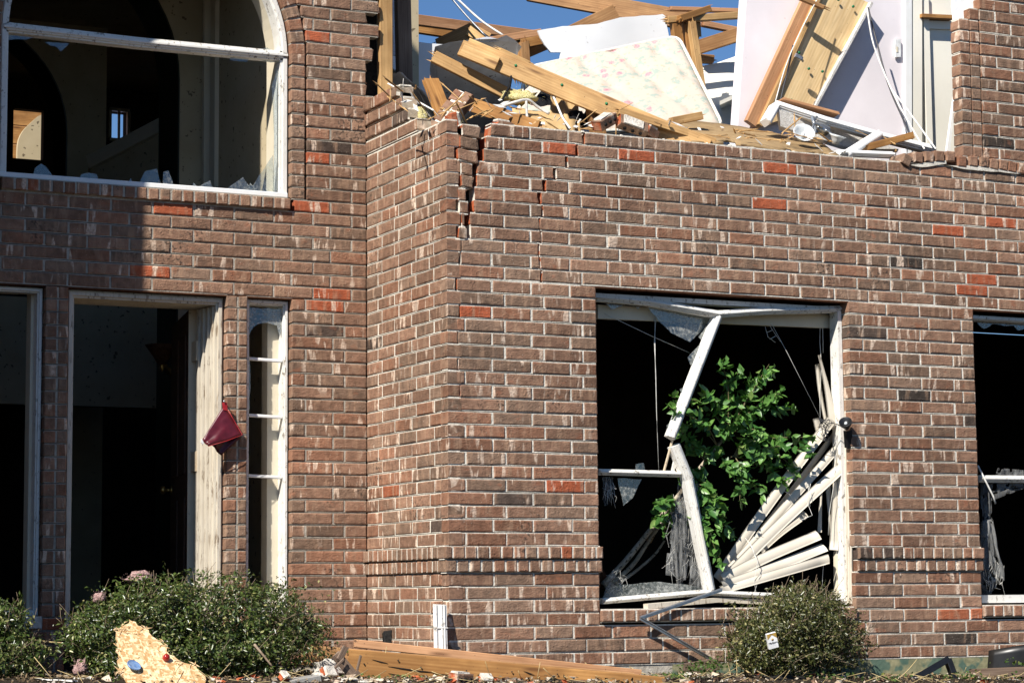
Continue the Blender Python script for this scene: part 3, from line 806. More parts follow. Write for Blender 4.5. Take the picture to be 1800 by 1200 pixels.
def arch_wall(name, y, th, xl, xr, xj, r, zs, ztop, m, mr):
    """a wall with an arched opening whose lining has its shade put into the colour"""
    cx = xj - r
    a = [V((cx + r*math.cos(t), y, zs + r*math.sin(t))) for t in [math.pi*i/28 for i in range(29)]]
    mb = MB()
    mb.plate([V((xr, y, -0.56)), V((xr, y, ztop)), V((cx, y, ztop)), V((cx, y, zs + r))] + a[:14][::-1] + [V((xj, y, -0.56))], (0, th, 0))
    mb.plate([V((xl, y, -0.56)), V((cx - r, y, -0.56))] + a[15:][::-1] + [V((cx, y, zs + r)), V((cx, y, ztop)), V((xl, y, ztop))], (0, th, 0))
    ob = mb.build(name, m, house)
    mb = MB()
    path = [V((xj, y, -0.56))] + a + [V((cx - r, y, -0.56))]
    inn = [V((xj - 0.012, y, -0.56))] + [V((cx, y, zs)) + (p - V((cx, y, zs)))*(1 - 0.012/r) for p in a] + [V((cx - r + 0.012, y, -0.56))]
    vs = []; fs = []
    for p, q in zip(path, inn): vs += [p + V((0, -0.004, 0)), q + V((0, -0.004, 0)), q + V((0, th + 0.004, 0)), p + V((0, th + 0.004, 0))]
    for i in range(len(path) - 1):
        o = 4*i
        for k in range(4): fs.append((o + k, o + (k + 1) % 4, o + 4 + (k + 1) % 4, o + 4 + k))
    mb.add(vs, fs)
    mb.build('arch_lining', mr, ob)
    return ob
arch_wall('hall_arch_wall', 2.9, 0.42, -5.0, xa + 0.05, -0.655, 0.99, 3.222, 4.6, 'beige', 'arch_shade')
arch_wall('stair_arch_wall', 7.0, 0.42, -5.0, 0.019, -0.318, 0.95, 3.655, 4.6, 'beige', 'arch_shade')
(hx0, _, hz1), (hx1, _, hz0) = (-0.239, 9.2, 4.322), (0.049, 9.2, 3.846)
(wx0, _, wz1), (wx1, _, wz0) = (0.693, 9.2, 4.372), (0.847, 9.2, 4.108)
part('stair_back_wall', 'umber', ((-5.0, 9.2, -0.7), (hx0, 9.3, 4.75)), ((hx0, 9.2, hz1), (hx1, 9.3, 4.75)), ((hx0, 9.2, -0.7), (hx1, 9.3, hz0)),
     ((hx1, 9.2, -0.7), (wx0, 9.3, 4.75)), ((wx0, 9.2, wz1), (wx1, 9.3, 4.75)), ((wx0, 9.2, -0.7), (wx1, 9.3, wz0)), ((wx1, 9.2, -0.7), (1.3, 9.3, 4.75)))
part('landing_wall', 'beige', ((-5.0, 5.6, 1.22), (xa + 0.6, 5.7, 2.05)))
part('landing_floor', 'umber', ((-5.0, 5.7, 1.95), (xa + 0.6, 9.2, 2.05)))
mb = MB(); mb.beam((-0.4, 6.0, 3.221), (0.156, 5.2, 3.531), 0.06, 0.11); mb.build('stair_handrail', 'cream', house)
mb = MB(); mb.plate([(-0.394, 6.02, 3.197), (0.163, 5.22, 3.508), (0.17, 5.22, 2.521), (-0.387, 6.02, 2.603)], (0, 0.05, 0)); mb.build('stair_apron', 'beige', house)
mb = MB()
for i in range(9): mb.beam((hx0 - 0.6, 10.3, hz0 - 0.5 + i*0.19), (hx1 + 0.45, 10.3, hz0 - 0.5 + i*0.19), 0.03, 0.185, bev=0.004)
mb.build('back_siding', 'pine_orange', house)
mb = MB(); mb.plate(smoothpath([(-0.025, 9.9, 3.92), (-0.012, 9.9, 4.173), (0.091, 9.9, 4.334), (0.247, 9.9, 4.421), (0.276, 9.9, 3.943)], 4), (0, 0.05, 0)); mb.build('torn_drywall', 'beige', house)
mb = MB(); mb.box((wx0 - 0.3, 10.0, wz0 - 0.3), (wx1 + 0.5, 10.05, wz0 + 0.16)); mb.build('blue_tarp', 'bluecloth', house)
mb = MB(); zz = (wx0 + wx1)/2
for a, b in (((wx0 - 0.02, 9.15, wz0 - 0.03), (wx1 + 0.02, 9.19, wz0)), ((wx0 - 0.02, 9.15, wz1), (wx1 + 0.02, 9.19, wz1 + 0.03)), ((wx0 - 0.03, 9.15, wz0), (wx0, 9.19, wz1)), ((wx1, 9.15, wz0), (wx1 + 0.03, 9.19, wz1)), ((zz - 0.01, 9.16, wz0), (zz + 0.01, 9.185, wz1))): mb.box(a, b)
mb.build('stair_window', 'cream', house)
# unseen overhang above the entrance wall and the wing, added to cut sky light
mb = MB(); mb.box((-7.2, -0.42, 8.0), (AXL + 0.4, D + 0.2, 8.15)); mb.box((AXL - 0.3, D - 0.62, 4.75), (-0.25, D + 3.0, 4.90)); mb.build('sky_cut_eaves', 'white', house)
# projecting wing to the west of the entrance
g = G('wing_brick', 0.9, spec=0.15)
bt = g.n('TexBrick', {'Vector': g.uv(), 'Color1': (0.23, 0.13, 0.09), 'Color2': (0.27, 0.15, 0.105), 'Mortar': (0.55, 0.5, 0.4), 'Scale': 1.0, 'Mortar Size': 0.005, 'Brick Width': L, 'Row Height': C})
g.color(bt)
mb = MB(); mb.box((-6.5, 0.0, -0.9), (AXL, D + 0.2, 8.0)); mb.build('west_wing', g.m, house)

# ------------------------------------------------------------------ windows and door (parts of the house)
YA = D + 0.055
def shard(pts, parent, m='glass', th=0.004):
    mb = MB(); mb.plate(pts, (0, th, 0)); return mb.build('glass_shard', m, parent)
def prof(mb, p0, p1, w1, d1, y_in=0.0):
    """a stepped frame member: a wide back piece with a narrower ridge on its front"""
    p0, p1 = V(p0), V(p1); up = V((0, -1, 0))
    mb.beam(p0 + V((0, d1*0.5, 0)), p1 + V((0, d1*0.5, 0)), w1, d1, up=up, bev=0.002)
    mb.beam(p0 + V((0, -0.006, 0)), p1 + V((0, -0.006, 0)), w1*0.62, 0.016, up=up, bev=0.003)
    mb.beam(p0 + V((0, -0.018, 0)), p1 + V((0, -0.018, 0)), w1*0.28, 0.012, up=up, bev=0.003)

# --- arched window over the entrance
mb = MB()
zb = 28*C + 0.022
FWD = 0.052
def arch_strip(mb, r0, r1, y0, y1):
    n = 40; vs = []; fs = []
    for i in range(n + 1):
        t = math.pi*i/n
        for r, y in ((r0, y0), (r1, y0), (r1, y1), (r0, y1)): vs.append(V((AC + r*math.cos(t), y, ASP + r*math.sin(t))))
    for i in range(n):
        for k in range(4): fs.append((4*i + k, 4*i + (k + 1) % 4, 4*i + 4 + (k + 1) % 4, 4*i + 4 + k))
    mb.add(vs, fs)
arch_strip(mb, AR - FWD, AR - 0.004, YA, YA + 0.10)
arch_strip(mb, AR - FWD*0.7, AR - 0.012, YA - 0.014, YA)
for s in (-1, 1):
    x0, x1 = AC + s*(AR - FWD), AC + s*(AR - 0.004)
    mb.box((min(x0, x1), YA, zb), (max(x0, x1), YA + 0.10, ASP))
    x0, x1 = AC + s*(AR - FWD*0.7), AC + s*(AR - 0.012)
    mb.box((min(x0, x1), YA - 0.014, zb), (max(x0, x1), YA, ASP))
arch_win = mb.build('arched_window', 'white', house)
tag(arch_win, 'white arched window frame with only jagged glass left')
mb = MB()
for y0, y1, r0, r1 in ((YA + 0.1, YA + 0.24, AR - FWD*1.0, AR - 0.004),): arch_strip(mb, r0, r1, y0, y1)
mb.box((AC + AR - FWD, YA + 0.1, zb), (AC + AR - 0.004, YA + 0.24, ASP)); mb.box((AC - AR + 0.004, YA + 0.1, zb), (AC - AR + FWD, YA + 0.24, ASP))
mb.build('reveal', 'cream', arch_win)
mb = MB(); prof(mb, (AC - AR + 0.02, YA, ASP + 0.005), (AC - 0.06, YA, ASP - 0.004), 0.06, 0.07); prof(mb, (AC - 0.06, YA, ASP - 0.004), (AC + AR - 0.01, YA, ASP + 0.004), 0.06, 0.07)
mb.build('transom_bar', 'white', arch_win)
mb = MB(); mb.beam((AC - AR, YA - 0.01, zb), (AC + AR - 0.02, YA - 0.01, zb), 0.075, 0.030, bev=0.004); mb.beam((AC - AR, YA + 0.12, zb + 0.01), (AC + AR, YA + 0.12, zb + 0.01), 0.17, 0.02)
mb.build('sill', 'white_clean', arch_win)
yg = YA + 0.03
for pts in [
    [(55,320),(62,305),(72,300),(80,303),(90,312),(97,322)], [(135,324),(143,314),(155,312),(170,314),(176,326)], [(222,330),(230,320),(236,329)],
    [(242,331),(255,312),(276,309),(285,331)], [(286,332),(287,314),(296,312),(302,322),(307,334)], [(335,337),(340,328),(347,333),(369,325),(376,338)],
    [(390,340),(410,330),(427,322),(436,331),(446,340)], [(437,342),(450,328),(480,298),(482,345)], [(430,343),(440,330),(455,342)], [(460,344),(466,336),(474,345)],
    [(300,335),(330,331),(338,336)], [(318,336),(322,330),(333,337)]]:
    lo_ = max(y for x, y in pts) + 3
    shard(jag([PXY(x, lo_ - (lo_ - y)*1.5, yg) for x, y in pts], 0.003, 0.04), arch_win, 'glass')
for pts in [[(79,74),(122,76),(113,86),(107,91),(100,83),(88,80)], [(5,60),(60,66),(45,70),(30,69),(12,71)], [(405,101),(437,104),(434,109),(420,108),(404,106)], [(460,106),(490,109),(476,110)]]:
    shard([PXY(x, y, yg) for x, y in pts], arch_win)
shard([PXY(x, y, yg) for x, y in [(455,87),(470,84),(480,90),(500,95),(498,99),(456,93)]], arch_win)
shard([PXY(x, y, yg) for x, y in [(478,150),(492,112),(494,330),(480,342),(482,240)]], arch_win)

# --- entrance door: frame, leaf standing open into the hall
def jambs(name, m, x0, x1, zl, zt, wf, y0, y1, sill=None, stepw=0.0):
    mb = MB()
    mb.box((x0, y0, zl), (x0 + wf, y1, zt)); mb.box((x1 - wf, y0, zl), (x1, y1, zt)); mb.box((x0 + wf, y0, zt - wf), (x1 - wf, y1, zt))
    if sill: mb.box((x0 + wf, y0, zl), (x1 - wf, y1, zl + sill))
    if stepw:
        a, b = x0 + stepw, x1 - stepw
        mb.box((a, y0 - 0.016, zl + 0.004), (a + wf*0.45, y0, zt - stepw)); mb.box((b - wf*0.45, y0 - 0.016, zl + 0.004), (b, y0, zt - stepw)); mb.box((a + wf*0.45, y0 - 0.016, zt - stepw - wf*0.45), (b - wf*0.45, y0, zt - stepw))
        a, b = x0 + stepw*0.3, x1 - stepw*0.3
    return mb.build(name, m, house)
ZH = 20*C - 0.012
df = jambs('door_frame', 'jamb', DL + 0.004, DR - 0.004, -0.60, ZH, 0.045, D + 0.06, D + 0.34, stepw=0.012)
tag(df, 'weathered white door frame with peeling paint')
mb = MB()
for i in range(4): mb.box((DR - 0.058 - 0.012*i, D + 0.10 + 0.05*i, -0.58), (DR - 0.049 - 0.002*i, D + 0.14 + 0.05*i, ZH - 0.05))
mb.build('door_stop', 'jamb', df)
mb = MB(); mb.box((DL, D + 0.02, -0.64), (DR, D + 0.34, -0.60)); mb.build('threshold', 'steel', df)
mb = MB()
hx, hy = DR - 0.075, D + 0.36
ang = math.radians(97); dx, dy = -math.cos(ang), math.sin(ang)
leaf0 = V((hx - 0.02, hy, -0.57)); dr = V((0.19, 0.98, 0)).normalized()
nrm = V((-dr.y, dr.x, 0))
def lq(a, b, z0, z1, t0, t1): 
    vs = [leaf0 + dr*u + nrm*t + V((0, 0, z)) for z in (z0, z1) for (u, t) in ((a, t0), (b, t0), (b, t1), (a, t1))]
    return vs, [(3, 2, 1, 0), (4, 5, 6, 7), (0, 1, 5, 4), (1, 2, 6, 5), (2, 3, 7, 6), (3, 0, 4, 7)]
mb.add(*lq(0, 0.88, 0, 2.04, -0.022, 0.022))
for (a, b, z0, z1) in ((0.12, 0.40, 0.2, 0.9), (0.48, 0.76, 0.2, 0.9), (0.12, 0.40, 1.05, 1.9), (0.48, 0.76, 1.05, 1.9)): mb.add(*lq(a, b, z0, z1, 0.0225, 0.030))
door = mb.build('door', 'door', house); tag(door, 'dark stained panel door standing open into the hall')
mb = MB(); mb.add(*lq(-0.006, -0.001, 0, 2.04, -0.024, 0.024)); mb.build('edge_strip', 'casing', door)
for z in (0.25, 1.05, 1.72):
    mb = MB(); mb.box((hx - 0.028, hy - 0.10, z - 0.57), (hx + 0.012, hy - 0.005, z - 0.45)); mb.build('hinge', 'casing', door)
mb = MB(); kc = leaf0 + dr*0.82 + V((0, 0, 0.98))
for s in (-1, 1):
    mb.lathe(kc + nrm*0.022*s, nrm*s, [(0.03, 0), (0.03, 0.006), (0.011, 0.01), (0.011, 0.035), (0.026, 0.042), (0.028, 0.06), (0.016, 0.072), (0.0, 0.074)], 12)
mb.build('door_knob', 'brass', door)

# --- side lights
def sidelight(name, label, x0, x1, m):
    f = jambs(name, m, x0 + 0.004, x1 - 0.004, -5*C + 0.01, ZH, 0.030, D + 0.06, D + 0.14, sill=0.03, stepw=0.008); tag(f, label)
    mb = MB(); w_ = x1 - x0
    rw = 0.105 if x1 > -1 else 0.05
    mb.box((x1 - rw, D + 0.141, -5*C + 0.02), (x1 - 0.010, D + 0.24, ZH)); mb.box((x0 + 0.006, D + 0.141, -5*C + 0.02), (x0 + 0.016, D + 0.24, ZH)); mb.box((x0 + 0.016, D + 0.141, ZH - 0.02), (x1 - 0.105, D + 0.24, ZH))
    mb.build('reveal', 'cream', f)
    return f
sr = sidelight('side_light', 'narrow side window with bare white glazing bars right of the door', SL0, SL1, 'white')
for py in (632, 731, 837):
    z = 1.149 if py == 632 else (0.807 if py == 731 else 0.444)
    mb = MB(); mb.beam((SL0 + 0.02, YA + 0.02, z + 0.004), (SL1 - 0.04, YA + 0.02, z - 0.004), 0.03, 0.018, bev=0.003); mb.build('glazing_bar', 'white_clean', sr)
shard(jag([PXY(x, y, YA + 0.028) for x, y in [(436,541),(497,543),(496,575),(492,590),(487,572),(470,567),(455,569),(445,575),(437,590)]], 0.004, 0.03), sr, 'glass_dirty')
shard(jag([PXY(x, y, YA + 0.028) for x, y in [(435,600),(440,660),(438,700),(437,780),(434,830),(432,830),(432,600)]], 0.004, 0.03), sr, 'glass_dirty')
sl = sidelight('side_light', 'narrow shaded side window with a bluish grime-speckled frame', -2.50, PL, 'white')
mb = MB(); mb.box((-2.50, D - 0.01, -6*C + 0.015), (PL + 0.0, D + 0.05, -5*C + 0.006)); mb.build('brick_sill', 'mortar', sl)

# --- front window with its frame punched in
front_win = jambs('front_window', 'white', W1L + 0.004, W1R - 0.004, -5*C + 0.03, 20*C - 0.03, 0.028, 0.070, 0.16); tag(front_win, 'front window with a bent white frame, broken glass and torn screens')
WY = 0.085
def member(name, pts, wd, dp, m='white', step=True):
    mb = MB()
    for a, b in zip(pts[:-1], pts[1:]):
        if step: prof(mb, a, b, wd, dp)
        else: mb.beam(V(a), V(b), wd, dp, up=(0, -1, 0), bev=0.002, cut=0.004)
    return mb.build(name, m, front_win)
member('head_rail', [(1.026, 0.1, 1.474), (1.367, 0.08, 1.462), (1.833, 0.05, 1.405), (2.179, 0.06, 1.444), (2.767, 0.09, 1.487)], 0.045, 0.05)
member('head_liner', [(1.079, 0.2, 1.4), (2.819, 0.2, 1.419)], 0.085, 0.03, 'cream', False)
member('upper_mullion', [(1.837, 0.05, 1.391), (1.478, 0.02, 0.644)], 0.054, 0.05)
member('mullion_splinter', [(1.508, 0.05, 0.66), (1.456, 0.09, 0.434)], 0.012, 0.012, 'casing', False)
member('mullion_splinter', [(1.548, 0.06, 0.611), (1.525, 0.1, 0.449)], 0.022, 0.014, 'white', False)
member('lower_mullion', [(1.511, 0.03, 0.601), (1.607, 0.04, 0.4), (1.755, 0.06, -0.256)], 0.062, 0.055)
member('meeting_rail', [(1.026, 0.1, 0.438), (1.59, 0.07, 0.432)], 0.036, 0.045)
member('bottom_rail', [(1.025, 0.07, -0.318), (1.683, 0.04, -0.273), (2.442, 0.06, -0.305), (2.755, 0.09, -0.332)], 0.034, 0.05)
member('bottom_liner', [(1.288, 0.03, -0.35), (1.794, 0.06, -0.317), (2.551, 0.1, -0.351)], 0.03, 0.05, 'jamb', False)
member('jamb_liner', [(2.777, 0.15, 1.433), (2.745, 0.15, -0.338)], 0.085, 0.03, 'cream', False)
member('jamb_casing', [(2.789, 0.06, 1.492), (2.75, 0.06, -0.346)], 0.045, 0.05, 'jamb')
mb = MB(); mb.box((W1L + 0.002, 0.092, -0.4), (W1L + 0.02, 0.26, 1.5)); mb.build('jamb_liner', 'umber', front_win)
def wpoly(pts, y, m, amp=0.004): return shard(jag([PXY(x, y_, y) for x, y_ in pts], amp, 0.04), front_win, m)
wpoly([(1058,528),(1102,531),(1098,537),(1076,544),(1068,536)], 0.14, 'glass_dirty'); wpoly([(1108,534),(1128,537),(1122,543)], 0.14, 'glass_dirty')
wpoly([(1138,538),(1256,552),(1246,575),(1235,580),(1213,601),(1180,585),(1160,566)], 0.12, 'glass_dirty')
wpoly([(1252,560),(1243,572),(1228,592),(1236,600),(1250,575)], 0.09, 'glass_dirty'); wpoly([(1232,604),(1224,612),(1209,628),(1214,641),(1222,640)], 0.08, 'glass_dirty')
wpoly([(1212,655),(1203,680),(1195,684),(1205,705),(1212,690)], 0.07, 'glass'); wpoly([(1186,735),(1172,748),(1178,760),(1184,755)], 0.06, 'glass')
wpoly([(1117,827),(1118,815),(1132,813),(1134,827)], 0.12, 'glass'); wpoly([(1086,840),(1128,842),(1112,875),(1096,888)], 0.12, 'glass_dirty')
wpoly([(1060,1050),(1075,1030),(1160,1022),(1230,1030),(1240,1040),(1150,1046)], 0.11, 'glass_dirty')
wpoly([(1060,1052),(1072,1020),(1092,1035),(1085,1050)], 0.10, 'gauze', 0.008)
def gauze(p, y, nx_, ny_, amp, m='gauze_thick', seed=0, keepf=None):
    mb = MB()
    q = [PXY(x, y_, y) for x, y_ in p]
    mb.sheet(q[0], q[1], q[2], q[3], nx_, ny_, 0.001, fn=lambda u, v: amp*(noise.noise(Vector((u*9 + seed, v*2, 1))) + 0.5*noise.noise(Vector((u*25, v*3 + seed, 4)))), keep=keepf or (lambda u, v: noise.noise(Vector((u*6 + seed, v*5, 7))) > -0.28 or 0.15 < v < 0.6))
    return mb.build('torn_screen', m, front_win)
gauze([(1192,845),(1226,850),(1236,1020),(1170,1010)], 0.13, 26, 30, 0.025, seed=1)
gauze([(1180,880),(1210,880),(1205,1015),(1190,1035)], 0.11, 22, 26, 0.03, 'gauze', seed=5)
gauze([(1216,985),(1245,990),(1240,1035),(1210,1030)], 0.10, 14, 14, 0.02, 'gauze', seed=9)
gauze([(1058,838),(1078,838),(1072,885),(1062,890)], 0.12, 12, 14, 0.015, 'gauze', seed=11)
mb = MB()
random.seed(21)
for i in range(60):
    x0 = uni(1176, 1232); y0 = uni(860, 1005)
    a = V(PXY(x0, y0, 0.12)); mb.tube([a, a + V((uni(-.04, .02), uni(-.02, .02), uni(-.05, .0))), a + V((uni(-.07, .03), uni(-.04, .02), uni(-.11, -.02)))], 0.0007, 4)
for i in range(24):
    a = V(PXY(uni(1062, 1078), uni(840, 870), 0.12)); mb.tube([a, a + V((uni(-.02, .03), 0, uni(-.06, .0))), a + V((uni(-.03, .04), 0, uni(-.10, -.02)))], 0.0008, 4)
for i in range(26):
    a = V(PXY(uni(1066, 1100), uni(1010, 1045), 0.10)); mb.tube([a, a + V((uni(-.03, .03), 0, uni(.0, .03))), a + V((uni(-.06, .06), 0, uni(-.02, .06)))], 0.0008, 4)
tag(mb.build('screen_threads', 'cord', front_win), kind='stuff')

# --- second front window at the edge of the frame
w2 = jambs('front_window', 'white', W2L + 0.004, 5.3, -5*C + 0.03, 20*C - 0.03, 0.03, 0.070, 0.16, sill=0.05, stepw=0.01); tag(w2, 'second front window, cut by the photo edge, with a shredded grey screen')
mb = MB(); prof(mb, (3.789, 0.08, 0.44), (5.3, 0.08, 0.44 + 0.01), 0.045, 0.05); mb.build('meeting_rail', 'white', w2)
for pts in [[(1714,561),(1800,571),(1800,578),(1790,581),(1782,572),(1760,571),(1745,569),(1730,578),(1722,572)]]:
    shard(jag([PXY(x, y, 0.13) for x, y in pts], 0.006, 0.03), w2, 'glass_dirty')
def gz2(p, y, nx_, ny_, amp, m, seed):
    mb = MB(); q = [PXY(x, y_, y) for x, y_ in p]
    mb.sheet(q[0], q[1], q[2], q[3], nx_, ny_, 0.001, fn=lambda u, v: amp*(noise.noise(Vector((u*7 + seed, v*2, 1))) + 0.5*noise.noise(Vector((u*21, v*3 + seed, 4)))), keep=lambda u, v: noise.noise(Vector((u*5 + seed, v*5, 7))) > -0.33)
    mb.build('torn_screen', m, w2)
gz2([(1724,850),(1745,850),(1742,930),(1724,1045)], 0.11, 14, 26, 0.02, 'gauze', 2)
gz2([(1728,915),(1744,912),(1766,1020),(1730,1000)], 0.09, 16, 30, 0.03, 'gauze_thick', 3)
gz2([(1742,846),(1800,846),(1800,858),(1742,880)], 0.10, 20, 10, 0.015, 'gauze', 6)
gz2([(1754,822),(1800,826),(1800,842),(1748,842)], 0.11, 20, 10, 0.015, 'gauze', 8)
gz2([(1728,1000),(1756,1018),(1742,1045),(1726,1045)], 0.10, 14, 12, 0.02, 'gauze', 4)
mb = MB(); mb.tube([(3.755, 0.05, 0.521), (3.823, 0.05, 0.406), (3.87, 0.05, 0.326), (3.886, 0.05, 0.279)], 0.006, 6); mb.build('dangling_cord', 'cord', w2)
mb = MB(); random.seed(5)
for i in range(40):
    a = V(PXY(uni(1730, 1762), uni(985, 1025), 0.09)); mb.tube([a, a + V((uni(-.02, .02), 0, uni(-.03, .03))), a + V((uni(-.03, .03), 0, uni(-.08, .0)))], 0.0009, 4)
tag(mb.build('screen_threads', 'cord', w2), kind='stuff')

# ------------------------------------------------------------------ things in and on the openings
# vertical blind ripped from the front window, its vanes fanned out
bl = thing('vertical_blind', (1.852, 0.14, -0.236), 'cream vertical blind torn loose, vanes fanned across the front window', 'blind')
def vane(p0, p1, wd=0.088, sag=0.008, bow=0.0, face=(0, -1, 0.35)):
    p0, p1 = V(p0), V(p1); a = (p1 - p0).normalized(); f = V(face).normalized(); s = a.cross(f).normalized(); n_ = s.cross(a)
    mb = MB(); nu, nv = 6, 10; vs = []; fs = []; wob_, tw_, wob2_ = uni(-.012, .012), uni(-.03, .03), uni(-.008, .008)
    for side in (0, 1):
        for j in range(nv + 1):
            for i in range(nu + 1):
                u = i/nu*2 - 1; v = j/nv
                vs.append(p0 + (p1 - p0)*v + s*u*wd/2 + n_*(sag*(1 - u*u) + (bow + wob_)*math.sin(math.pi*v) + tw_*u*(v - 0.4) - 0.0013*side) + s*wob2_*math.sin(math.pi*v*1.3))
    o = (nu + 1)*(nv + 1)
    for j in range(nv):
        for i in range(nu):
            q = (j*(nu + 1) + i, j*(nu + 1) + i + 1, (j + 1)*(nu + 1) + i + 1, (j + 1)*(nu + 1) + i)
            fs.append(q); fs.append(tuple(o + x for x in reversed(q)))
    for j in range(nv):
        for i in (0, nu):
            a_, b_ = j*(nu + 1) + i, (j + 1)*(nu + 1) + i
            fs.append((a_, b_, o + b_, o + a_) if i else (b_, a_, o + a_, o + b_))
    for j in (0, nv):
        for i in range(nu):
            a_, b_ = j*(nu + 1) + i, j*(nu + 1) + i + 1
            fs.append((b_, a_, o + a_, o + b_) if j else (a_, b_, o + b_, o + a_))
    mb.add(vs, fs, smooth=True)
    return mb.build('vane', 'vinyl', bl)
vane((1.882, 0.2, -0.194), (2.682, 0.12, 0.796), 0.062); vane((1.942, 0.22, -0.201), (2.803, 0.2, 0.748), 0.05, face=(0.5, -1, 0.2))
vane((1.906, 0.16, -0.174), (2.743, 0.13, 0.628), 0.05); vane((1.897, 0.12, -0.188), (2.755, 0.09, 0.519), 0.066)
vane((2.178, 0.18, -0.015), (2.525, 0.2, 0.218), 0.06); vane((1.861, 0.1, -0.195), (2.555, 0.1, 0.081), 0.066)
vane((1.847, 0.08, -0.236), (2.596, 0.09, -0.003), 0.062, 0.010); vane((1.833, 0.07, -0.257), (2.61, 0.07, -0.073), 0.054, 0.008)
vane((2.635, 0.16, 1.198), (2.713, 0.13, 0.748), 0.045, face=(0.3, -1, 0)); vane((2.641, 0.19, 1.144), (2.696, 0.18, 0.744), 0.03); vane((2.612, 0.18, 0.803), (2.646, 0.16, 0.66), 0.05)
vane((2.736, 0.12, 0.606), (2.686, 0.13, -0.016), 0.045, face=(0.2, -1, 0)); vane((2.68, 0.16, 0.394), (2.697, 0.17, 0.006), 0.03, face=(0.2, -1, 0)); vane((2.659, 0.19, 0.413), (2.624, 0.19, 0.095), 0.02)
def cordset(name, lists, r, m, parent):
    for l in lists:
        mb = MB(); mb.tube([V(p) for p in l], r, 5); mb.build(name, m, parent)
cordset('cord', [[(1.118, 0.18, 1.39), (1.421, 0.18, 1.276), (1.706, 0.18, 1.177)], [(1.466, 0.18, 1.382), (1.465, 0.18, 1.098), (1.468, 0.18, 0.823), (1.477, 0.18, 0.453)], [(1.474, 0.18, 1.369), (1.46, 0.18, 1.236), (1.468, 0.18, 1.029), (1.47, 0.18, 0.685)],
    [(2.293, 0.17, 1.384), (2.41, 0.17, 1.197), (2.633, 0.16, 0.802)], [(2.247, 0.17, 1.361), (2.266, 0.17, 1.298), (2.32, 0.17, 1.265)], [(2.276, 0.17, 1.376), (2.301, 0.17, 1.342), (2.357, 0.17, 1.273)], [(2.259, 0.17, 1.326), (2.301, 0.17, 1.342)], [(2.278, 0.17, 1.284), (2.325, 0.17, 1.307)],
    [(2.671, 0.19, 1.433), (2.663, 0.19, 1.288), (2.671, 0.19, 1.145), (2.646, 0.18, 0.928), (2.632, 0.16, 0.784)], [(2.687, 0.19, 1.39), (2.686, 0.19, 1.217)],
    [(2.482, 0.06, 0.387), (2.457, 0.07, 0.282), (2.483, 0.05, 0.194), (2.393, 0.06, 0.159)], [(2.462, 0.06, 0.386), (2.468, 0.05, 0.246)], [(2.326, 0.12, 0.345), (2.353, 0.1, 0.324), (2.381, 0.1, 0.282)],
    [(2.034, 0.11, 0.055), (2.049, 0.06, 0.002), (2.067, 0.04, -0.084), (2.095, 0.05, -0.169), (2.054, 0.06, -0.289)], [(2.04, 0.07, 0.019), (2.075, 0.04, -0.084), (2.054, 0.05, -0.203), (2.074, 0.06, -0.299)],
    [(2.626, 0.15, -0.082), (2.615, 0.15, -0.17), (2.608, 0.15, -0.274)], [(2.682, 0.08, 0.567), (2.668, 0.08, 0.39), (2.629, 0.08, 0.214), (2.617, 0.08, 0.074)]], 0.0016, 'cord', bl)
random.seed(3)
mb = MB()
for i in range(3):
    c = V((2.606, 0.06, 0.733)); pts = [c + V((uni(-.06, .04), uni(-.01, .02), uni(-.09, .07))) for _ in range(8)]; mb.tube(smoothpath(pts, 4), 0.0022, 5)
mb.build('tangled_wire', 'rope_dark', bl)

# clamp lamp hanging at the window jamb
lp = thing('clamp_lamp', (2.745, 0.02, 0.663), 'small black clamp lamp dangling at the right jamb of the front window', 'lamp')
mb = MB(); c = V((2.689, -0.035, 0.753)); ax = V((-0.55, -0.55, 0.62))
mb.lathe(c, ax, [(0.0, -0.035), (0.018, -0.034), (0.024, -0.02), (0.036, 0.0), (0.041, 0.022), (0.038, 0.022), (0.030, 0.004), (0.0, 0.002)], 18); mb.build('lamp_shade', 'black', lp)
mb = MB(); mb.lathe(c + ax*0.006, ax, [(0.0, 0.010), (0.007, 0.008), (0.010, 0.0)], 14); mb.build('bulb', 'frost', lp)
mb = MB(); mb.box(tuple(V((2.731, 0.04, 0.707))), tuple(V((2.811, 0.07, 0.711)) + V((0, 0, -0.07)))) if False else mb.beam((2.732, 0.01, 0.719), (2.751, 0.03, 0.615), 0.045, 0.035, up=(0, -1, 0)); mb.build('clamp', 'black', lp)
mb = MB(); mb.tube(smoothpath([(2.682, -0.02, 0.73), (2.641, 0.0, 0.755), (2.599, 0.03, 0.756), (2.589, 0.05, 0.686)], 5), 0.003, 6); mb.build('flex', 'black', lp)

# maroon pouch on a nail in the door casing
pch = thing('maroon_pouch', (-0.922, 1.19, 0.595), 'maroon vinyl pouch with red binding hanging from the door frame', 'pouch')
YP = D - 0.035
def rel(x, y, o=0.0): return V(PXY(x, y, YP + o))
mb = MB()
mb.sheet(rel(355, 774, -0.02), rel(366, 784, -0.05), rel(426, 764, -0.03), rel(394, 712, 0.0), 12, 10, 0.008, fn=lambda u, v: 0.006*math.sin(u*9 + v*4)*u*(1 - v)*2 + 0.006*noise.noise(Vector((u*8, v*8, 2))))
mb.build('front_panel', 'red', pch)
mb = MB(); mb.sheet(rel(372, 782, 0.01), rel(388, 800, 0.015), rel(421, 770, 0.0), rel(396, 735, 0.01), 8, 8, 0.006, fn=lambda u, v: 0.01*math.sin(u*7)); mb.build('back_panel', 'red', pch)
mb = MB(); mb.tube([rel(366, 784, -0.055), rel(400, 774, -0.05), rel(426, 764, -0.035), rel(411, 738, -0.02), rel(397, 714, -0.005)], 0.0022, 6); mb.build('binding', 'redtrim', pch)
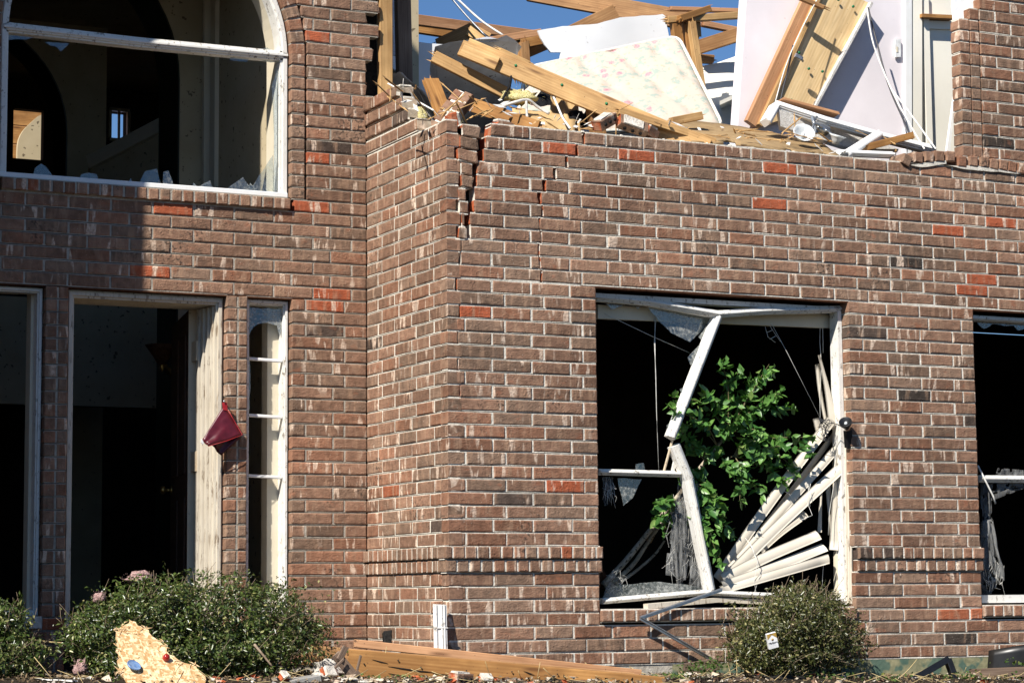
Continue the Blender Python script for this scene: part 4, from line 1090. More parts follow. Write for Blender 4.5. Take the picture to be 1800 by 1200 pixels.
mb = MB(); mb.plate([rel(391, 707, -0.012), rel(399, 707, -0.012), rel(400, 722, -0.014), rel(393, 720, -0.014)], (0, 0.01, 0)); mb.build('tab', 'redtrim', pch)
mb = MB(); mb.plate([rel(354, 771, -0.03), rel(359, 776, -0.03), rel(357, 781, -0.03), rel(353, 777, -0.03)], (0, 0.006, 0)); mb.build('white_corner', 'paper_white', pch)
mb = MB(); mb.tube([rel(394, 705, -0.02), rel(394, 705, 0.04)], 0.003, 6); mb.lathe(rel(394, 705, -0.02), (0, -1, 0), [(0.006, 0), (0.006, 0.002), (0.0, 0.002)], 8); mb.build('nail', 'steel', pch)

# wall sconce in the dark hall
sx, sy, sz = (-0.787, 2.82, 1.325)
sn = thing('wall_sconce', (sx, sy, sz), 'dim glass wall sconce in the dark hall behind the doorway', 'sconce')
mb = MB(); mb.lathe((sx, sy, sz), (0, 0, 1), [(0.0, -0.06), (0.03, -0.055), (0.05, -0.02), (0.085, 0.03), (0.115, 0.07), (0.108, 0.07), (0.075, 0.03), (0.0, -0.03)], 18); mb.build('shade', 'lintel', sn)
mb = MB(); mb.beam((sx, sy, sz - 0.05), (sx + 0.1, sy + 0.08, sz - 0.12), 0.03, 0.03); mb.lathe((sx, sy, sz - 0.06), (0, 0, -1), [(0.014, 0), (0.018, 0.02), (0.0, 0.05)], 10); mb.build('bracket', 'brass', sn)

# ------------------------------------------------------------------ the torn-open upper storey
def lumber(name, label, p0, p1, wd, ht, m, cat='timber', up=(0, 0, 1), group=None, cut=0.006, splint=5):
    mb = MB(); p0, p1 = V(p0), V(p1)
    mb.beam(p0, p1, wd, ht, up=up, bev=0.003, cut=cut, splint=splint)
    low = p0 if p0.z < p1.z else p1
    return tag(mb.build(name, m, None, at=tuple(low)), label, cat, group)
def hpart(name, m, pts, th, parent=None):
    mb = MB(); mb.plate(pts, th); return mb.build(name, m, parent or house)

# stud beside the torn brick edge, posts and rafters of the ruined frame (parts of the house)
mb = MB(); mb.beam((0.150, 1.235, 1.9), (0.150, 1.235, 4.2), 0.088, 0.040, up=(0, -1, 0)); mb.build('wall_stud', 'pine', house)
mb = MB(); mb.box((-0.004, 1.30, 2.2), (0.12, 1.33, 4.2)); mb.build('cavity_shade_sheet', 'char_and_shade', house)  # black sheet stands in for the shadow in the wall cavity
mb = MB(); mb.beam((0.616, 2.0, 3.115), (0.599, 2.0, 3.932), 0.10, 0.06, up=(0, -1, 0)); mb.build('shade_toned_post', 'old_and_shade_wood', house)  # dark wood tone stands in for the shade on this post
def rafter(p0, p1, wd, ht, m='pine_brown', up=(0, 0, 1)):
    mb = MB(); mb.beam(p0, p1, wd, ht, up=up, cut=0.012, splint=7); return mb.build('rafter', m, house)
rafter((1.651, 4.6, 4.309), (3.048, 4.8, 4.342), 0.05, 0.085, 'fir_red')
rafter((1.78, 4.9, 4.333), (2.401, 4.9, 4.308), 0.05, 0.085, 'pine_orange')
rafter((2.72, 4.3, 4.559), (3.693, 3.4, 4.207), 0.06, 0.15, 'pine_brown')
rafter((2.867, 3.9, 4.126), (3.236, 3.8, 4.326), 0.05, 0.13, 'pine_brown')
rafter((1.739, 3.9, 3.92), (1.925, 3.7, 4.014), 0.05, 0.12, 'pine_brown'); rafter((1.901, 3.7, 4.025), (2.012, 3.6, 3.933), 0.05, 0.10, 'pine')
rafter((1.731, 3.0, 3.759), (2.144, 3.0, 3.862), 0.05, 0.05, 'fir_red'); rafter((1.847, 3.0, 3.72), (2.176, 3.0, 3.813), 0.05, 0.07, 'pine_orange')
rafter((1.941, 3.0, 3.781), (1.971, 3.0, 3.493), 0.05, 0.07, 'pine'); rafter((1.986, 2.95, 3.761), (2.006, 2.95, 3.486), 0.05, 0.07, 'pine_brown')
rafter((2.098, 3.1, 3.733), (2.275, 3.1, 3.82), 0.05, 0.08, 'pine_orange')
# trussed corner behind the mattress
rafter((2.944, 2.5, 3.924), (3.6, 2.5, 4.033), 0.06, 0.05, 'pine'); rafter((3.033, 2.6, 4.044), (3.7, 2.6, 4.099), 0.05, 0.03, 'fir_red')
rafter((3.026, 2.45, 3.934), (3.303, 2.5, 4.049), 0.05, 0.05, 'pine_orange')
rafter((3.016, 2.5, 3.915), (3.063, 2.5, 3.576), 0.08, 0.05, 'pine_orange', (0, -1, 0)); rafter((3.099, 2.5, 3.915), (3.15, 2.5, 3.542), 0.045, 0.05, 'pine_orange', (0, -1, 0))
rafter((3.123, 2.45, 3.914), (3.174, 2.4, 3.373), 0.055, 0.05, 'pine', (0, -1, 0)); rafter((3.227, 2.55, 3.949), (3.235, 2.55, 3.837), 0.045, 0.05, 'pine', (0, -1, 0))
rafter((3.445, 2.9, 3.859), (3.802, 2.8, 3.988), 0.05, 0.105, 'pine_brown'); rafter((3.615, 3.1, 4.11), (3.982, 3.1, 4.085), 0.05, 0.045, 'fir_red'); rafter((3.498, 3.0, 3.802), (3.635, 3.0, 3.807), 0.05, 0.065, 'pine_brown')

# broken plasterboard: standing remnants and loose sheets
hpart('back_wall_drywall', 'drywall', jag([(1.262, 3.4, 3.806), (1.539, 3.4, 3.804), (1.464, 3.4, 3.68), (1.417, 3.4, 3.482), (1.415, 3.4, 3.097), (1.177, 3.4, 3.077), (1.206, 3.4, 3.548)], 0.015, 0.12), (0, 0.015, 0))
hpart('side_wall_drywall', 'drywall_shade', jag([(0.661, 2.3, 3.936), (0.712, 2.3, 3.942), (0.719, 2.3, 3.425), (0.659, 2.3, 3.379)], 0.01, 0.1), (0, 0.015, 0))
hpart('white_panel_scrap', 'drywall', jag([(0.746, 2.5, 3.44), (0.814, 2.5, 3.431), (0.814, 2.5, 3.318), (0.779, 2.5, 3.331), (0.745, 2.5, 3.352)], 0.004, 0.08), (0, 0.015, 0))
def sheetthing(name, label, pts, m, th=(0, 0.013, 0), amp=0.012, step=0.08, cat='board'):
    c = V(min(pts, key=lambda p: p[2])); mb = MB(); mb.plate(jag(pts, amp, step), th)
    return tag(mb.build(name, m, None, at=tuple(c)), label, cat)
sheetthing('drywall_piece', 'large shaded drywall piece lying behind the doubled timbers', [(0.525, 1.3, 3.212), (0.703, 1.25, 3.256), (0.984, 1.2, 3.311), (1.114, 1.28, 3.282), (1.172, 1.5, 3.177), (1.278, 1.85, 2.989), (1.334, 2.1, 2.865), (0.927, 2.1, 2.831), (0.724, 1.75, 2.996), (0.628, 1.6, 3.07), (0.561, 1.45, 3.144)], 'drywall_shade', (0.03, 0.02, -0.01), 0.014, 0.07)
sheetthing('drywall_piece', 'speckled drywall wedge in a blue-grey shade tone behind the broken brick corner', [(0.228, 1.3, 3.005), (0.267, 1.28, 3.019), (0.398, 1.4, 2.987), (0.522, 1.5, 2.964), (0.701, 1.7, 2.9), (0.852, 2.0, 2.786), (0.528, 2.0, 2.759)], 'drywall_shade', (0.03, 0.02, 0), 0.012, 0.07)
sheetthing('drywall_sheet', 'bright white drywall sheet with a torn left edge behind the mattress', [(2.079, 2.9, 3.849), (2.22, 2.9, 3.885), (2.435, 2.9, 3.929), (2.579, 2.9, 3.953), (2.774, 2.9, 4.022), (3.144, 2.9, 4.088), (3.174, 2.9, 4.069), (3.195, 2.9, 3.873), (3.06, 2.9, 3.531), (2.262, 2.9, 3.457), (2.27, 2.9, 3.706), (2.185, 2.9, 3.697), (2.139, 2.9, 3.744), (2.106, 2.9, 3.792)], 'drywall', (0, 0.014, 0), 0.006, 0.06)
sheetthing('drywall_sheet', 'leaning ivory drywall sheet left of the pink wall', [(3.502, 3.0, 3.736), (3.686, 3.0, 3.789), (3.904, 3.0, 3.878), (3.645, 2.6, 3.045), (3.297, 2.6, 3.017)], 'closet', (0, 0.014, 0), 0.004, 0.1)
hpart('shelf_corner', 'closet', [(3.386, 2.5, 3.358), (3.587, 2.5, 3.454), (3.838, 2.9, 3.506), (3.647, 2.9, 3.418)], (0, 0, -0.03))
# mattress
mt = thing('mattress', (1.659, 1.0, 2.684), 'floral quilted mattress leaning among the timbers of the open upper floor', 'mattress')
a, b, c, d = V((0.815, 0.75, 2.566)), V((2.395, 0.85, 2.767)), V((2.594, 1.75, 3.604)), V((1.403, 1.75, 3.261))
def quilt(u, v):
    e = min(u, 1 - u, v, 1 - v)
    q = abs(math.sin((u*1.45 + v*0.55)*9.5))*0.6 + abs(math.sin((u*0.9 - v*0.9)*8.0 + 1.3*noise.noise(Vector((u*4, v*4, 1)))))*0.4
    return 0.028*min(1, q*1.6) - 0.05*max(0, 1 - e*18)**2
mb = MB(); mb.sheet(a, b, c, d, 56, 34, 0.01, fn=quilt); nr = (b - a).cross(d - a).normalized(); mb.build('top_panel', 'mattress', mt)
mb = MB()
def rr(a, b, c, d, r=0.10):
    out = []; P = [a, b, c, d]
    for i in range(4):
        p, q, s = P[i - 1], P[i], P[(i + 1) % 4]; e0 = (p - q).normalized(); e1 = (s - q).normalized()
        for k in range(5):
            t = k/4; out.append((q + e0*r)*(1 - t)**2 + q*2*t*(1 - t) + (q + e1*r)*t*t)
    return out
rim = rr(a, b, c, d)
mb.plate([p - nr*0.02 for p in rim], -nr*0.16); mb.build('border', 'piping', mt)
mb = MB(); mb.tube([p - nr*0.004 for p in rim] + [rim[0]], 0.012, 8); mb.build('piping', 'piping', mt)

# doubled header timber lying across the wall top, with its loose boards
hd = thing('header_beam', (1.818, 0.1, 2.488), 'doubled pine header beam lying slantwise across the top of the wall', 'timber')
h0, h1 = V((0.503, 0.85, 3.101)), V((1.506, 0.22, 2.555))
dirh = (h1 - h0).normalized(); side = dirh.cross(V((0, 0, 1))).normalized(); upv = side.cross(dirh)
for o, uo, e0, e1, m, hh in ((-0.024, -0.008, 0.0, 0.02, 'pine', 0.10), (0.022, 0.016, 0.02, 0.35, 'pine', 0.12)):
    mb = MB(); mb.beam(h0 - side*o + upv*uo + dirh*e0, h1 - side*o + upv*uo + dirh*e1, 0.042, hh); mb.build('plank', m, hd)
mb = MB(); mb.beam(h0 + dirh*0.02 + side*0.066 + upv*-0.02, h0 + dirh*0.26 + side*0.066 + upv*-0.02, 0.030, 0.085); mb.build('blocking', 'pine', hd)
for t in (0.06, 0.28, 0.52, 0.75):
    mb = MB(); p = h0 + (h1 - h0)*t + side*0.046 + upv*0.02; mb.lathe(p, side, [(0.009, -0.004), (0.009, 0.003), (0.0, 0.004)], 8); mb.build('nail_cap', 'green_dot', hd)
lumber('loose_stud', 'slim loose stud sloping down left of the doubled header beam', (0.359, 0.95, 3.051), (0.845, 0.75, 2.781), 0.042, 0.075, 'pine')
lumber('loose_stud', 'low stud resting on the wall top by the broken corner', (0.426, 0.6, 2.691), (0.705, 0.2, 2.484), 0.042, 0.085, 'pine_orange')
lumber('lath_strip', 'thin lath lying along the upper edge of the header beam', (0.836, 1.0, 3.154), (1.02, 0.95, 3.073), 0.02, 0.03, 'pine')
lumber('timber_offcut', 'short upright offcut under the header beam', (1.205, 0.45, 2.738), (1.242, 0.45, 2.527), 0.09, 0.06, 'pine_brown', up=(0, -1, 0))
lumber('timber_stub', 'pointed orange board stub leaning behind the brick corner', (0.357, 1.0, 2.91), (0.373, 0.8, 2.609), 0.10, 0.045, 'pine_orange', up=(0, -1, 0.3))
lumber('timber_offcut', 'short flat offcut lying below the mattress corner', (1.734, 0.4, 2.653), (1.962, 0.42, 2.713), 0.05, 0.05, 'pine')
lumber('loose_board', 'narrow pale board along the foot of the header beam', (1.261, 0.22, 2.64), (1.859, 0.1, 2.477), 0.05, 0.045, 'pine')

# torn paper and splinters strewn over the wreckage
random.seed(61)
mb = MB()
for i in range(70):
    x, y = random.choice([(770,200),(830,190),(870,185),(905,200),(950,215),(1000,222),(1030,215),(1090,215),(1180,225),(1250,228),(1320,240),(1400,250),(1460,262),(1520,262),(1580,268),(730,180),(700,150)])
    p = V(PXY(x + uni(-28, 28), y + uni(-9, 9), uni(0.08, 0.5) if y > 140 else 0.5)); d_ = V((uni(-1, 1), uni(-.6, .3), uni(-.5, .7))).normalized(); e_ = d_.orthogonal().normalized()*uni(.003, .016); l_ = uni(.02, .10)
    mb.plate([p, p + d_*l_*0.5 + e_*1.2, p + d_*l_ + e_*uni(-.5, .5), p + d_*l_*0.45 - e_], d_.cross(e_).normalized()*0.002)
tag(mb.build('wreckage_scraps', 'gypsum', house), kind='stuff')
mb = MB()
for i in range(60):
    x, y = random.choice([(820,190),(880,200),(940,215),(1010,222),(1080,220),(1200,232),(1300,240),(1380,240),(1450,250),(1550,262),(760,195),(705,165)])
    p = V(PXY(x + uni(-30, 30), y + uni(-10, 8), uni(0.06, 0.5))); d_ = V((uni(-1, 1), uni(-.5, .3), uni(-.35, .45))).normalized(); mb.beam(p, p + d_*uni(.05, .22), uni(.004, .012), uni(.003, .008), splint=1)
tag(mb.build('wood_splinters', 'pine', house), kind='stuff')

# leaning slab of brickwork and rubble on the wall top
ck = thing('fallen_brick_chunk', (0.087, 0.3, 2.464), 'slab of mortared bricks tipped over on the broken return wall', 'brick chunk')
p0, p1 = V((0.089, 0.45, 2.472)), V((0.292, 0.45, 2.732)); ax = (p1 - p0).normalized(); sdv = V((0.55, -0.25, 0.25)).normalized(); sdv = (sdv - ax*sdv.dot(ax)).normalized(); nn = ax.cross(sdv).normalized()
if nn.y > 0: nn = -nn
ln = (p1 - p0).length
mb = MB(); mb.plate([p0, p1, p1 + sdv*0.09, p0 + sdv*0.11], -nn*0.07); mb.build('mortar_core', 'mortar', ck)
for i in range(4):
    for q in range(2):
        mb = MB(); brick_geo(mb, p0 + nn*0.004, ax, sdv, nn, i*ln/4 + 0.004 + q*0.02, (i + 1)*ln/4 - 0.006 + q*0.02, -0.02 + q*0.062, 0.035 + q*0.062, 0.08, brick_color(), True, True); mb.build('brick', 'brick', ck)
def chunk_brick(name, label, pos, rot, sz=(0.16, 0.07, 0.065), holes=True, core=False, grp='loose bricks on the wall top'):
    t = thing(name, pos, label, 'brick', grp); mt_ = Matrix.Rotation(rot[2], 3, 'Z') @ Matrix.Rotation(rot[1], 3, 'Y') @ Matrix.Rotation(rot[0], 3, 'X')
    mb = MB(); o = V(pos) + V((0, 0, sz[2]/2))
    brick_geo(mb, o - mt_ @ V((sz[0]/2, 0, sz[2]/2)), mt_ @ V((1, 0, 0)), mt_ @ V((0, 0, 1)), mt_ @ V((0, -1, 0)), 0, sz[0], 0, sz[2], sz[1], CORE if core else brick_color(), True, True); mb.build('body', 'brick', t)
    if holes:
        for k in (-1, 0, 1):
            mb = MB(); c_ = o + mt_ @ V((k*sz[0]*0.28, sz[1]*0.0 - 0.003, 0)); mb.lathe(c_, mt_ @ V((0, -1, 0)), [(0.011, 0), (0.011, 0.006), (0.0, 0.004)], 8); mb.build('core_hole', 'char_and_shade', t)
    mb = MB(); mb.box(tuple(V((-sz[0]*0.4, -0.03, -0.004))), tuple(V((sz[0]*0.3, 0.03, 0.012))))
    mb.v = [o + mt_ @ (p + V((0, sz[1]*0.5, sz[2]/2))) + V((uni(-.006, .006), uni(-.006, .006), uni(-.004, .004))) for p in mb.v]; mb.build('mortar_crust', 'stone', t)
    return t
chunk_brick('broken_brick', 'tipped broken brick standing on the wall top under the header beam', (1.108, 0.06, 2.498), (0.2, -0.5, 0.3))
chunk_brick('broken_brick', 'cored brick lying on the wall top right of the tipped one', (1.264, 0.06, 2.462), (1.1, 0.25, -0.1), (0.19, 0.07, 0.06))
chunk_brick('broken_brick', 'mortar-caked brick end on the wall top beside the cored brick', (1.413, 0.06, 2.461), (0.3, 0.2, 0.5), (0.11, 0.07, 0.055), False)
chunk_brick('broken_brick', 'orange broken brick at the top of the wide corner crack', (0.082, 0.05, 2.422), (0.1, 1.3, 0.2), (0.09, 0.06, 0.05), False, True)
chunk_brick('broken_brick', 'small brick fragment capping the wall beside the corner crack', (0.405, 0.05, 2.443), (0.05, 0.05, 0.1), (0.10, 0.075, 0.03), False)
# wall-top mortar crust
random.seed(31)
mb = MB()
for (xa_, xb_) in ((0.30, 0.95), (1.0, 3.3)):
    x = xa_
    while x < xb_:
        s = uni(0.012, 0.035); h = uni(0.004, 0.014); y = uni(0.0, 0.05); z = 32*C
        n_ = 6; r_ = [uni(0.5, 1) for _ in range(n_)]
        vs = [V((x + math.cos(6.283*k/n_)*s*r_[k], y + 0.02 + math.sin(6.283*k/n_)*s*r_[k], z)) for k in range(n_)] + [V((x + math.cos(6.283*k/n_)*s*r_[k]*0.6, y + 0.02 + math.sin(6.283*k/n_)*s*r_[k]*0.6, z + h)) for k in range(n_)]
        mb.add(vs, [tuple(range(n_, 2*n_))] + [(k, (k + 1) % n_, n_ + (k + 1) % n_, n_ + k) for k in range(n_)])
        x += uni(0.02, 0.07)
tag(mb.build('mortar_crumbs', 'mortar', house), kind='stuff')

# yellow insulation tufts
def tuft(name, label, c, r, m, seed, cat='insulation', sq=(1, 0.7, 0.6), parent=None, group=None):
    random.seed(seed); mb = MB(); c = V(c)
    for q in range(3):
        o = V((uni(-.5, .5)*r*sq[0], uni(-.3, .3)*r, uni(-.2, .3)*r)); vs = []; fs = []; nu, nv = 12, 8
        for j in range(nv + 1):
            for i in range(nu):
                th, ph = 2*math.pi*i/nu, math.pi*j/nv
                dv = V((math.sin(ph)*math.cos(th), math.sin(ph)*math.sin(th), math.cos(ph)))
                k = r*(0.62 + 0.45*noise.noise(dv*2.3 + V((seed, q, 0))) + 0.28*noise.noise(dv*7 + V((q, seed, 3))))
                vs.append(c + o + V((dv.x*sq[0]*k, dv.y*sq[1]*k, dv.z*sq[2]*k)))
        for j in range(nv):
            for i in range(nu): fs.append((j*nu + i, j*nu + (i + 1) % nu, (j + 1)*nu + (i + 1) % nu, (j + 1)*nu + i))
        mb.add(vs, fs, smooth=True)
    for i in range(30):
        dv = V((uni(-1, 1), uni(-1, .4), uni(-.6, 1))).normalized(); p = c + V((dv.x*sq[0], dv.y*sq[1], dv.z*sq[2]))*r*0.85
        mb.tube([p, p + dv*uni(.004, .016) + V((uni(-.01, .01), 0, uni(-.01, .01)))], 0.0007, 3)
    return tag(mb.build(name, m, None, at=tuple(c)), label, cat, group)
tuft('insulation_tuft', 'yellow glass wool tuft poking out beside the leaning brick slab', (0.093, 0.55, 2.568), 0.07, 'wool_y', 4, sq=(0.7, 0.7, 1.1))
tuft('insulation_tuft', 'flat yellow glass wool scrap between the low stud and the drywall', (0.365, 0.7, 2.589), 0.07, 'wool_y', 9, sq=(1.2, 0.7, 0.5))
tuft('insulation_tuft', 'larger yellow glass wool tuft under the header beam', (0.81, 0.6, 2.776), 0.11, 'wool_y', 8, sq=(1.4, 0.7, 0.55))

# crumpled carton and plaster strips in the gap under the header
ct = thing('crushed_carton', (0.893, 0.4, 2.517), 'crushed brown carton with white torn liner under the header beam', 'carton')
mb = MB(); mb.sheet((0.617, 0.35, 2.484), (0.996, 0.3, 2.506), (1.165, 0.6, 2.675), (0.723, 0.6, 2.69), 12, 8, 0.01, fn=lambda u, v: 0.03*noise.noise(Vector((u*5, v*5, 3)))); mb.build('flap', 'carton', ct)
mb = MB(); mb.sheet((0.899, 0.45, 2.498), (1.069, 0.35, 2.476), (1.273, 0.8, 2.888), (1.094, 0.8, 2.835), 10, 10, 0.01, fn=lambda u, v: 0.035*math.sin(u*12 + v*3)); mb.build('side', 'carton', ct)
mb = MB(); mb.tube(smoothpath([(0.602, 0.55, 2.669), (0.693, 0.5, 2.702), (0.782, 0.5, 2.724), (0.848, 0.5, 2.688), (0.9, 0.45, 2.64)], 5), 0.010, 6); mb.tube(smoothpath([(0.761, 0.48, 2.711), (0.749, 0.45, 2.627), (0.73, 0.4, 2.552)], 4), 0.008, 6); mb.build('torn_liner', 'gypsum', ct)
tuft('black_sheeting', 'bunched black plastic sheeting in the dark gap under the header beam', (1.178, 0.55, 2.63), 0.10, 'blackcloth', 15, 'plastic sheet', (1.0, 0.7, 0.8))
mb = MB(); mb.sheet((1.197, 1.1, 2.962), (1.579, 1.0, 2.883), (1.52, 0.9, 2.598), (0.839, 1.0, 2.561), 10, 8, 0.01, fn=lambda u, v: 0.03*noise.noise(Vector((u*5, v*5, 8)))); tag(mb.build('tar_paper', 'blackcloth', None, at=(1.136, 0.95, 2.576)), 'dark tar paper hanging behind the crushed carton', 'tar paper')

# pale pink bedroom wall, closet and door casing
zf = 2.2
pk = hpart('bedroom_wall', 'pink', [(2.907, 1.3, 4.063), (4.227, 1.3, 4.22), (4.175, 1.3, 2.685), (2.757, 1.3, 2.577)], (0, 0.1, 0)); tag(pk, 'pale pink bedroom wall standing open to the sky')
hpart('closet_casing', 'white_clean', [(4.213, 1.28, 4.213), (4.267, 1.28, 4.219), (4.213, 1.28, 2.644), (4.159, 1.28, 2.64)], (0, 0.05, 0)); hpart('closet_casing', 'closet', [(4.28, 1.29, 4.223), (4.365, 1.29, 4.234), (4.309, 1.29, 2.653), (4.225, 1.29, 2.647)], (0, 0.05, 0))
hpart('closet_back', 'closet', [(4.301, 1.345, 4.24), (5.121, 1.345, 4.338), (5.053, 1.345, 2.676), (4.244, 1.345, 2.616)], (0, 0.1, 0))
(cx, _, _) = (4.427, 1.4, 3.554)
hpart('closet_side', 'closet', [V((cx, 1.31, 2.22)), V((cx, 1.40, 2.22)), V((cx, 1.40, 4.0)), V((cx, 1.31, 4.0))], (-0.05, 0, 0))
hpart('closet_shelf', 'pine_orange', [(4.329, 1.26, 3.829), (4.625, 1.26, 3.849), (4.624, 1.26, 3.823), (4.328, 1.26, 3.804)], (0, 0.09, 0)); hpart('closet_cleat', 'closet', [(4.38, 1.325, 3.8), (4.673, 1.325, 3.823), (4.671, 1.325, 3.764), (4.378, 1.325, 3.741)], (0, 0.05, 0))
hpart('house_wrap', 'wrap', jag([(3.69, 0.06, 3.718), (3.876, 0.06, 3.739), (3.863, 0.06, 3.424), (3.789, 0.06, 3.408), (3.722, 0.06, 3.333), (3.693, 0.06, 3.3)], 0.006, 0.05), (0, 0.03, 0))
hpart('jamb_wrap', 'wrap', jag([(3.722, 0.09, 3.347), (3.754, 0.09, 3.351), (3.733, 0.09, 2.561), (3.706, 0.09, 2.559)], 0.003, 0.05), (0, 0.02, 0))
hpart('splintered_trim', 'white_clean', [(3.855, 0.3, 3.004), (3.869, 0.3, 3.005), (3.803, 0.3, 2.605), (3.775, 0.3, 2.603)], (0, 0.02, 0))
hpart('light_switch', 'paper_white', [(4.101, 1.29, 3.622), (4.15, 1.29, 3.627), (4.146, 1.29, 3.498), (4.097, 1.29, 3.493)], (0, -0.012, 0))
mb = MB(); mb.box(tuple(V((4.107, 1.275, 3.528))), tuple(V((4.122, 1.28, 3.568)) + V((0, 0.004, 0)))); mb.build('switch_toggle', 'cream', house)

# wide pine board trough leaning on the wall top
br_ = thing('wide_pine_panel', (3.065, 1.245, 2.927), 'wide pale pine panel with side rails leaning against the pink wall', 'panel')
p00, p10, p11, p01 = V((2.93, 1.245, 2.888)), V((3.346, 1.245, 3.028)), V((3.842, 1.245, 3.847)), V((3.481, 1.245, 3.962))
mb = MB(); mb.sheet(p10, p11, p01, p00, 6, 4, 0.03, smooth=False); mb.build('face_board', 'pine_pale', br_)
nw_ = (p10 - p00).cross(p01 - p00).normalized(); nw_ = nw_ if nw_.y < 0 else -nw_
mb = MB(); mb.beam(V((2.849, 1.245, 2.897)) , V((3.425, 1.245, 3.972)), 0.085, 0.042, up=tuple(nw_), bev=0.004); mb.build('side_rail', 'fir_red', br_)
mb = MB(); mb.beam(V((2.906, 1.235, 2.884)), V((3.474, 1.235, 3.95)), 0.035, 0.075, up=tuple(nw_)); mb.build('inner_rail', 'pine', br_)
mb = MB(); mb.beam(V((3.349, 1.235, 3.042)), V((3.849, 1.235, 3.837)), 0.022, 0.085, up=tuple(nw_), cut=0.006); mb.build('plaster_edge', 'gypsum', br_)
for (x, y) in ((1402,94),(1443,127),(1419,122),(1388,177),(1497,13),(1471,1)):
    mb = MB(); t_ = (215 - y)/215; p = V(PXY(x, y, 1.225 + 0.0*t_)) + nw_*0.02
    mb.lathe(p, nw_, [(0.010, -0.004), (0.010, 0.004), (0.0, 0.005)], 8); mb.build('nail_cap', 'green_dot', br_)
mb = MB(); mb.beam(V((3.134, 1.1, 3.372)), V((3.189, 1.1, 3.349)), 0.02, 0.03); mb.build('bracket', 'steel', br_)
lumber('loose_stick', 'short stick caught at the top of the wide pine panel', (3.173, 1.1, 3.778), (3.356, 1.07, 3.719), 0.03, 0.03, 'pine_brown')
# fallen window frame with a light fitting in it
fw = thing('fallen_window_frame', (2.943, 0.3, 2.536), 'white window frame fallen flat on the wall top over a light fitting', 'window frame')
for q, wd in (([(2.619, 0.55, 2.871), (2.928, 0.45, 2.773), (3.307, 0.4, 2.697), (3.702, 0.35, 2.629)], 0.055), ([(2.619, 0.55, 2.863), (2.482, 0.45, 2.727)], 0.05)):
    mb = MB()
    for a_, b_ in zip(q[:-1], q[1:]): prof(mb, a_, b_, wd, 0.06)
    mb.build('rail', 'white_clean', fw)
mb = MB(); prof(mb, (3.249, 0.3, 2.681), (2.882, 0.15, 2.489), 0.06, 0.04); mb.build('stile', 'white_clean', fw)
mb = MB(); prof(mb, (2.828, 0.16, 2.501), (3.228, 0.14, 2.515), 0.04, 0.04); mb.build('bottom_rail', 'white_clean', fw)
mb = MB(); mb.plate([V(PXY(x, y, 0.52)) for x, y in ((1368,192),(1520,240),(1580,262),(1500,262),(1372,222))], (0, 0.02, -0.02)); mb.build('backing_board', 'gypsum', fw)
mb = MB(); mb.beam((2.692, 0.62, 2.922), (3.079, 0.55, 2.843), 0.10, 0.02, cut=0.01); mb.build('torn_wood_edge', 'fir_red', fw)
lumber('timber_offcut', 'brown stick resting on the fallen window frame', (3.029, 0.22, 2.551), (3.488, 0.28, 2.689), 0.035, 0.045, 'pine_orange')
fx = thing('light_fitting', (2.792, 0.4, 2.579), 'broken ceiling light with bell glass shades beside the fallen window frame', 'light fitting')
def bell(c, ax, r):
    mb = MB(); mb.lathe(c, ax, [(0.2*r, -0.9*r), (0.35*r, -0.85*r), (0.5*r, -0.45*r), (0.75*r, -0.1*r), (1.0*r, 0.12*r), (0.95*r, 0.12*r), (0.7*r, -0.1*r), (0.42*r, -0.45*r), (0.0, -0.7*r)], 22); mb.build('glass_shade', 'frost', fx)
    mb = MB(); mb.lathe(V(c), ax, [(0.0, 0.0), (0.16*r, -0.05*r), (0.2*r, -0.25*r), (0.12*r, -0.6*r)], 12); mb.build('bulb', 'frost', fx)
bell((2.654, 0.3, 2.638), (-0.25, -0.8, 0.45), 0.072); bell((2.911, 0.3, 2.638), (0.15, -0.35, 0.9), 0.060)
mb = MB(); c = V((2.867, 0.4, 2.72)); mb.lathe(c, (0.1, -0.6, 0.8), [(0.0, -0.05), (0.05, -0.045), (0.062, -0.01), (0.05, 0.01), (0.0, 0.015)], 18); mb.build('canopy', 'chrome', fx)
for q in (([(2.839, 0.36, 2.699), (2.778, 0.36, 2.72), (2.728, 0.34, 2.637)]), ([(2.856, 0.36, 2.689), (2.895, 0.34, 2.659), (2.914, 0.32, 2.604)]), ([(2.838, 0.42, 2.785), (2.797, 0.4, 2.74), (2.835, 0.38, 2.702)])):
    mb = MB(); mb.tube(smoothpath(q, 4), 0.008, 6); mb.build('arm', 'chrome', fx)
mb = MB(); mb.beam((2.803, 0.42, 2.782), (2.821, 0.4, 2.668), 0.04, 0.02); mb.build('bracket', 'chrome', fx)
# fibreboard sheet over the wall top
mb = MB(); mb.sheet((1.58, 0.06, 2.447), (2.767, 0.06, 2.46), (3.075, 0.75, 2.713), (2.003, 0.75, 2.751), 26, 8, 0.012, fn=lambda u, v: 0.012*math.sin(u*5) + 0.006*noise.noise(Vector((u*8, v*4, 3))), keep=lambda u, v: not (v < 0.13 and noise.noise(Vector((u*14, 2, 5))) > 0.05))
tag(mb.build('fibreboard_sheet', 'cardboard', None, at=(2.231, 0.2, 2.483)), 'brown fibreboard sheet lying torn along the top of the front wall', 'board')
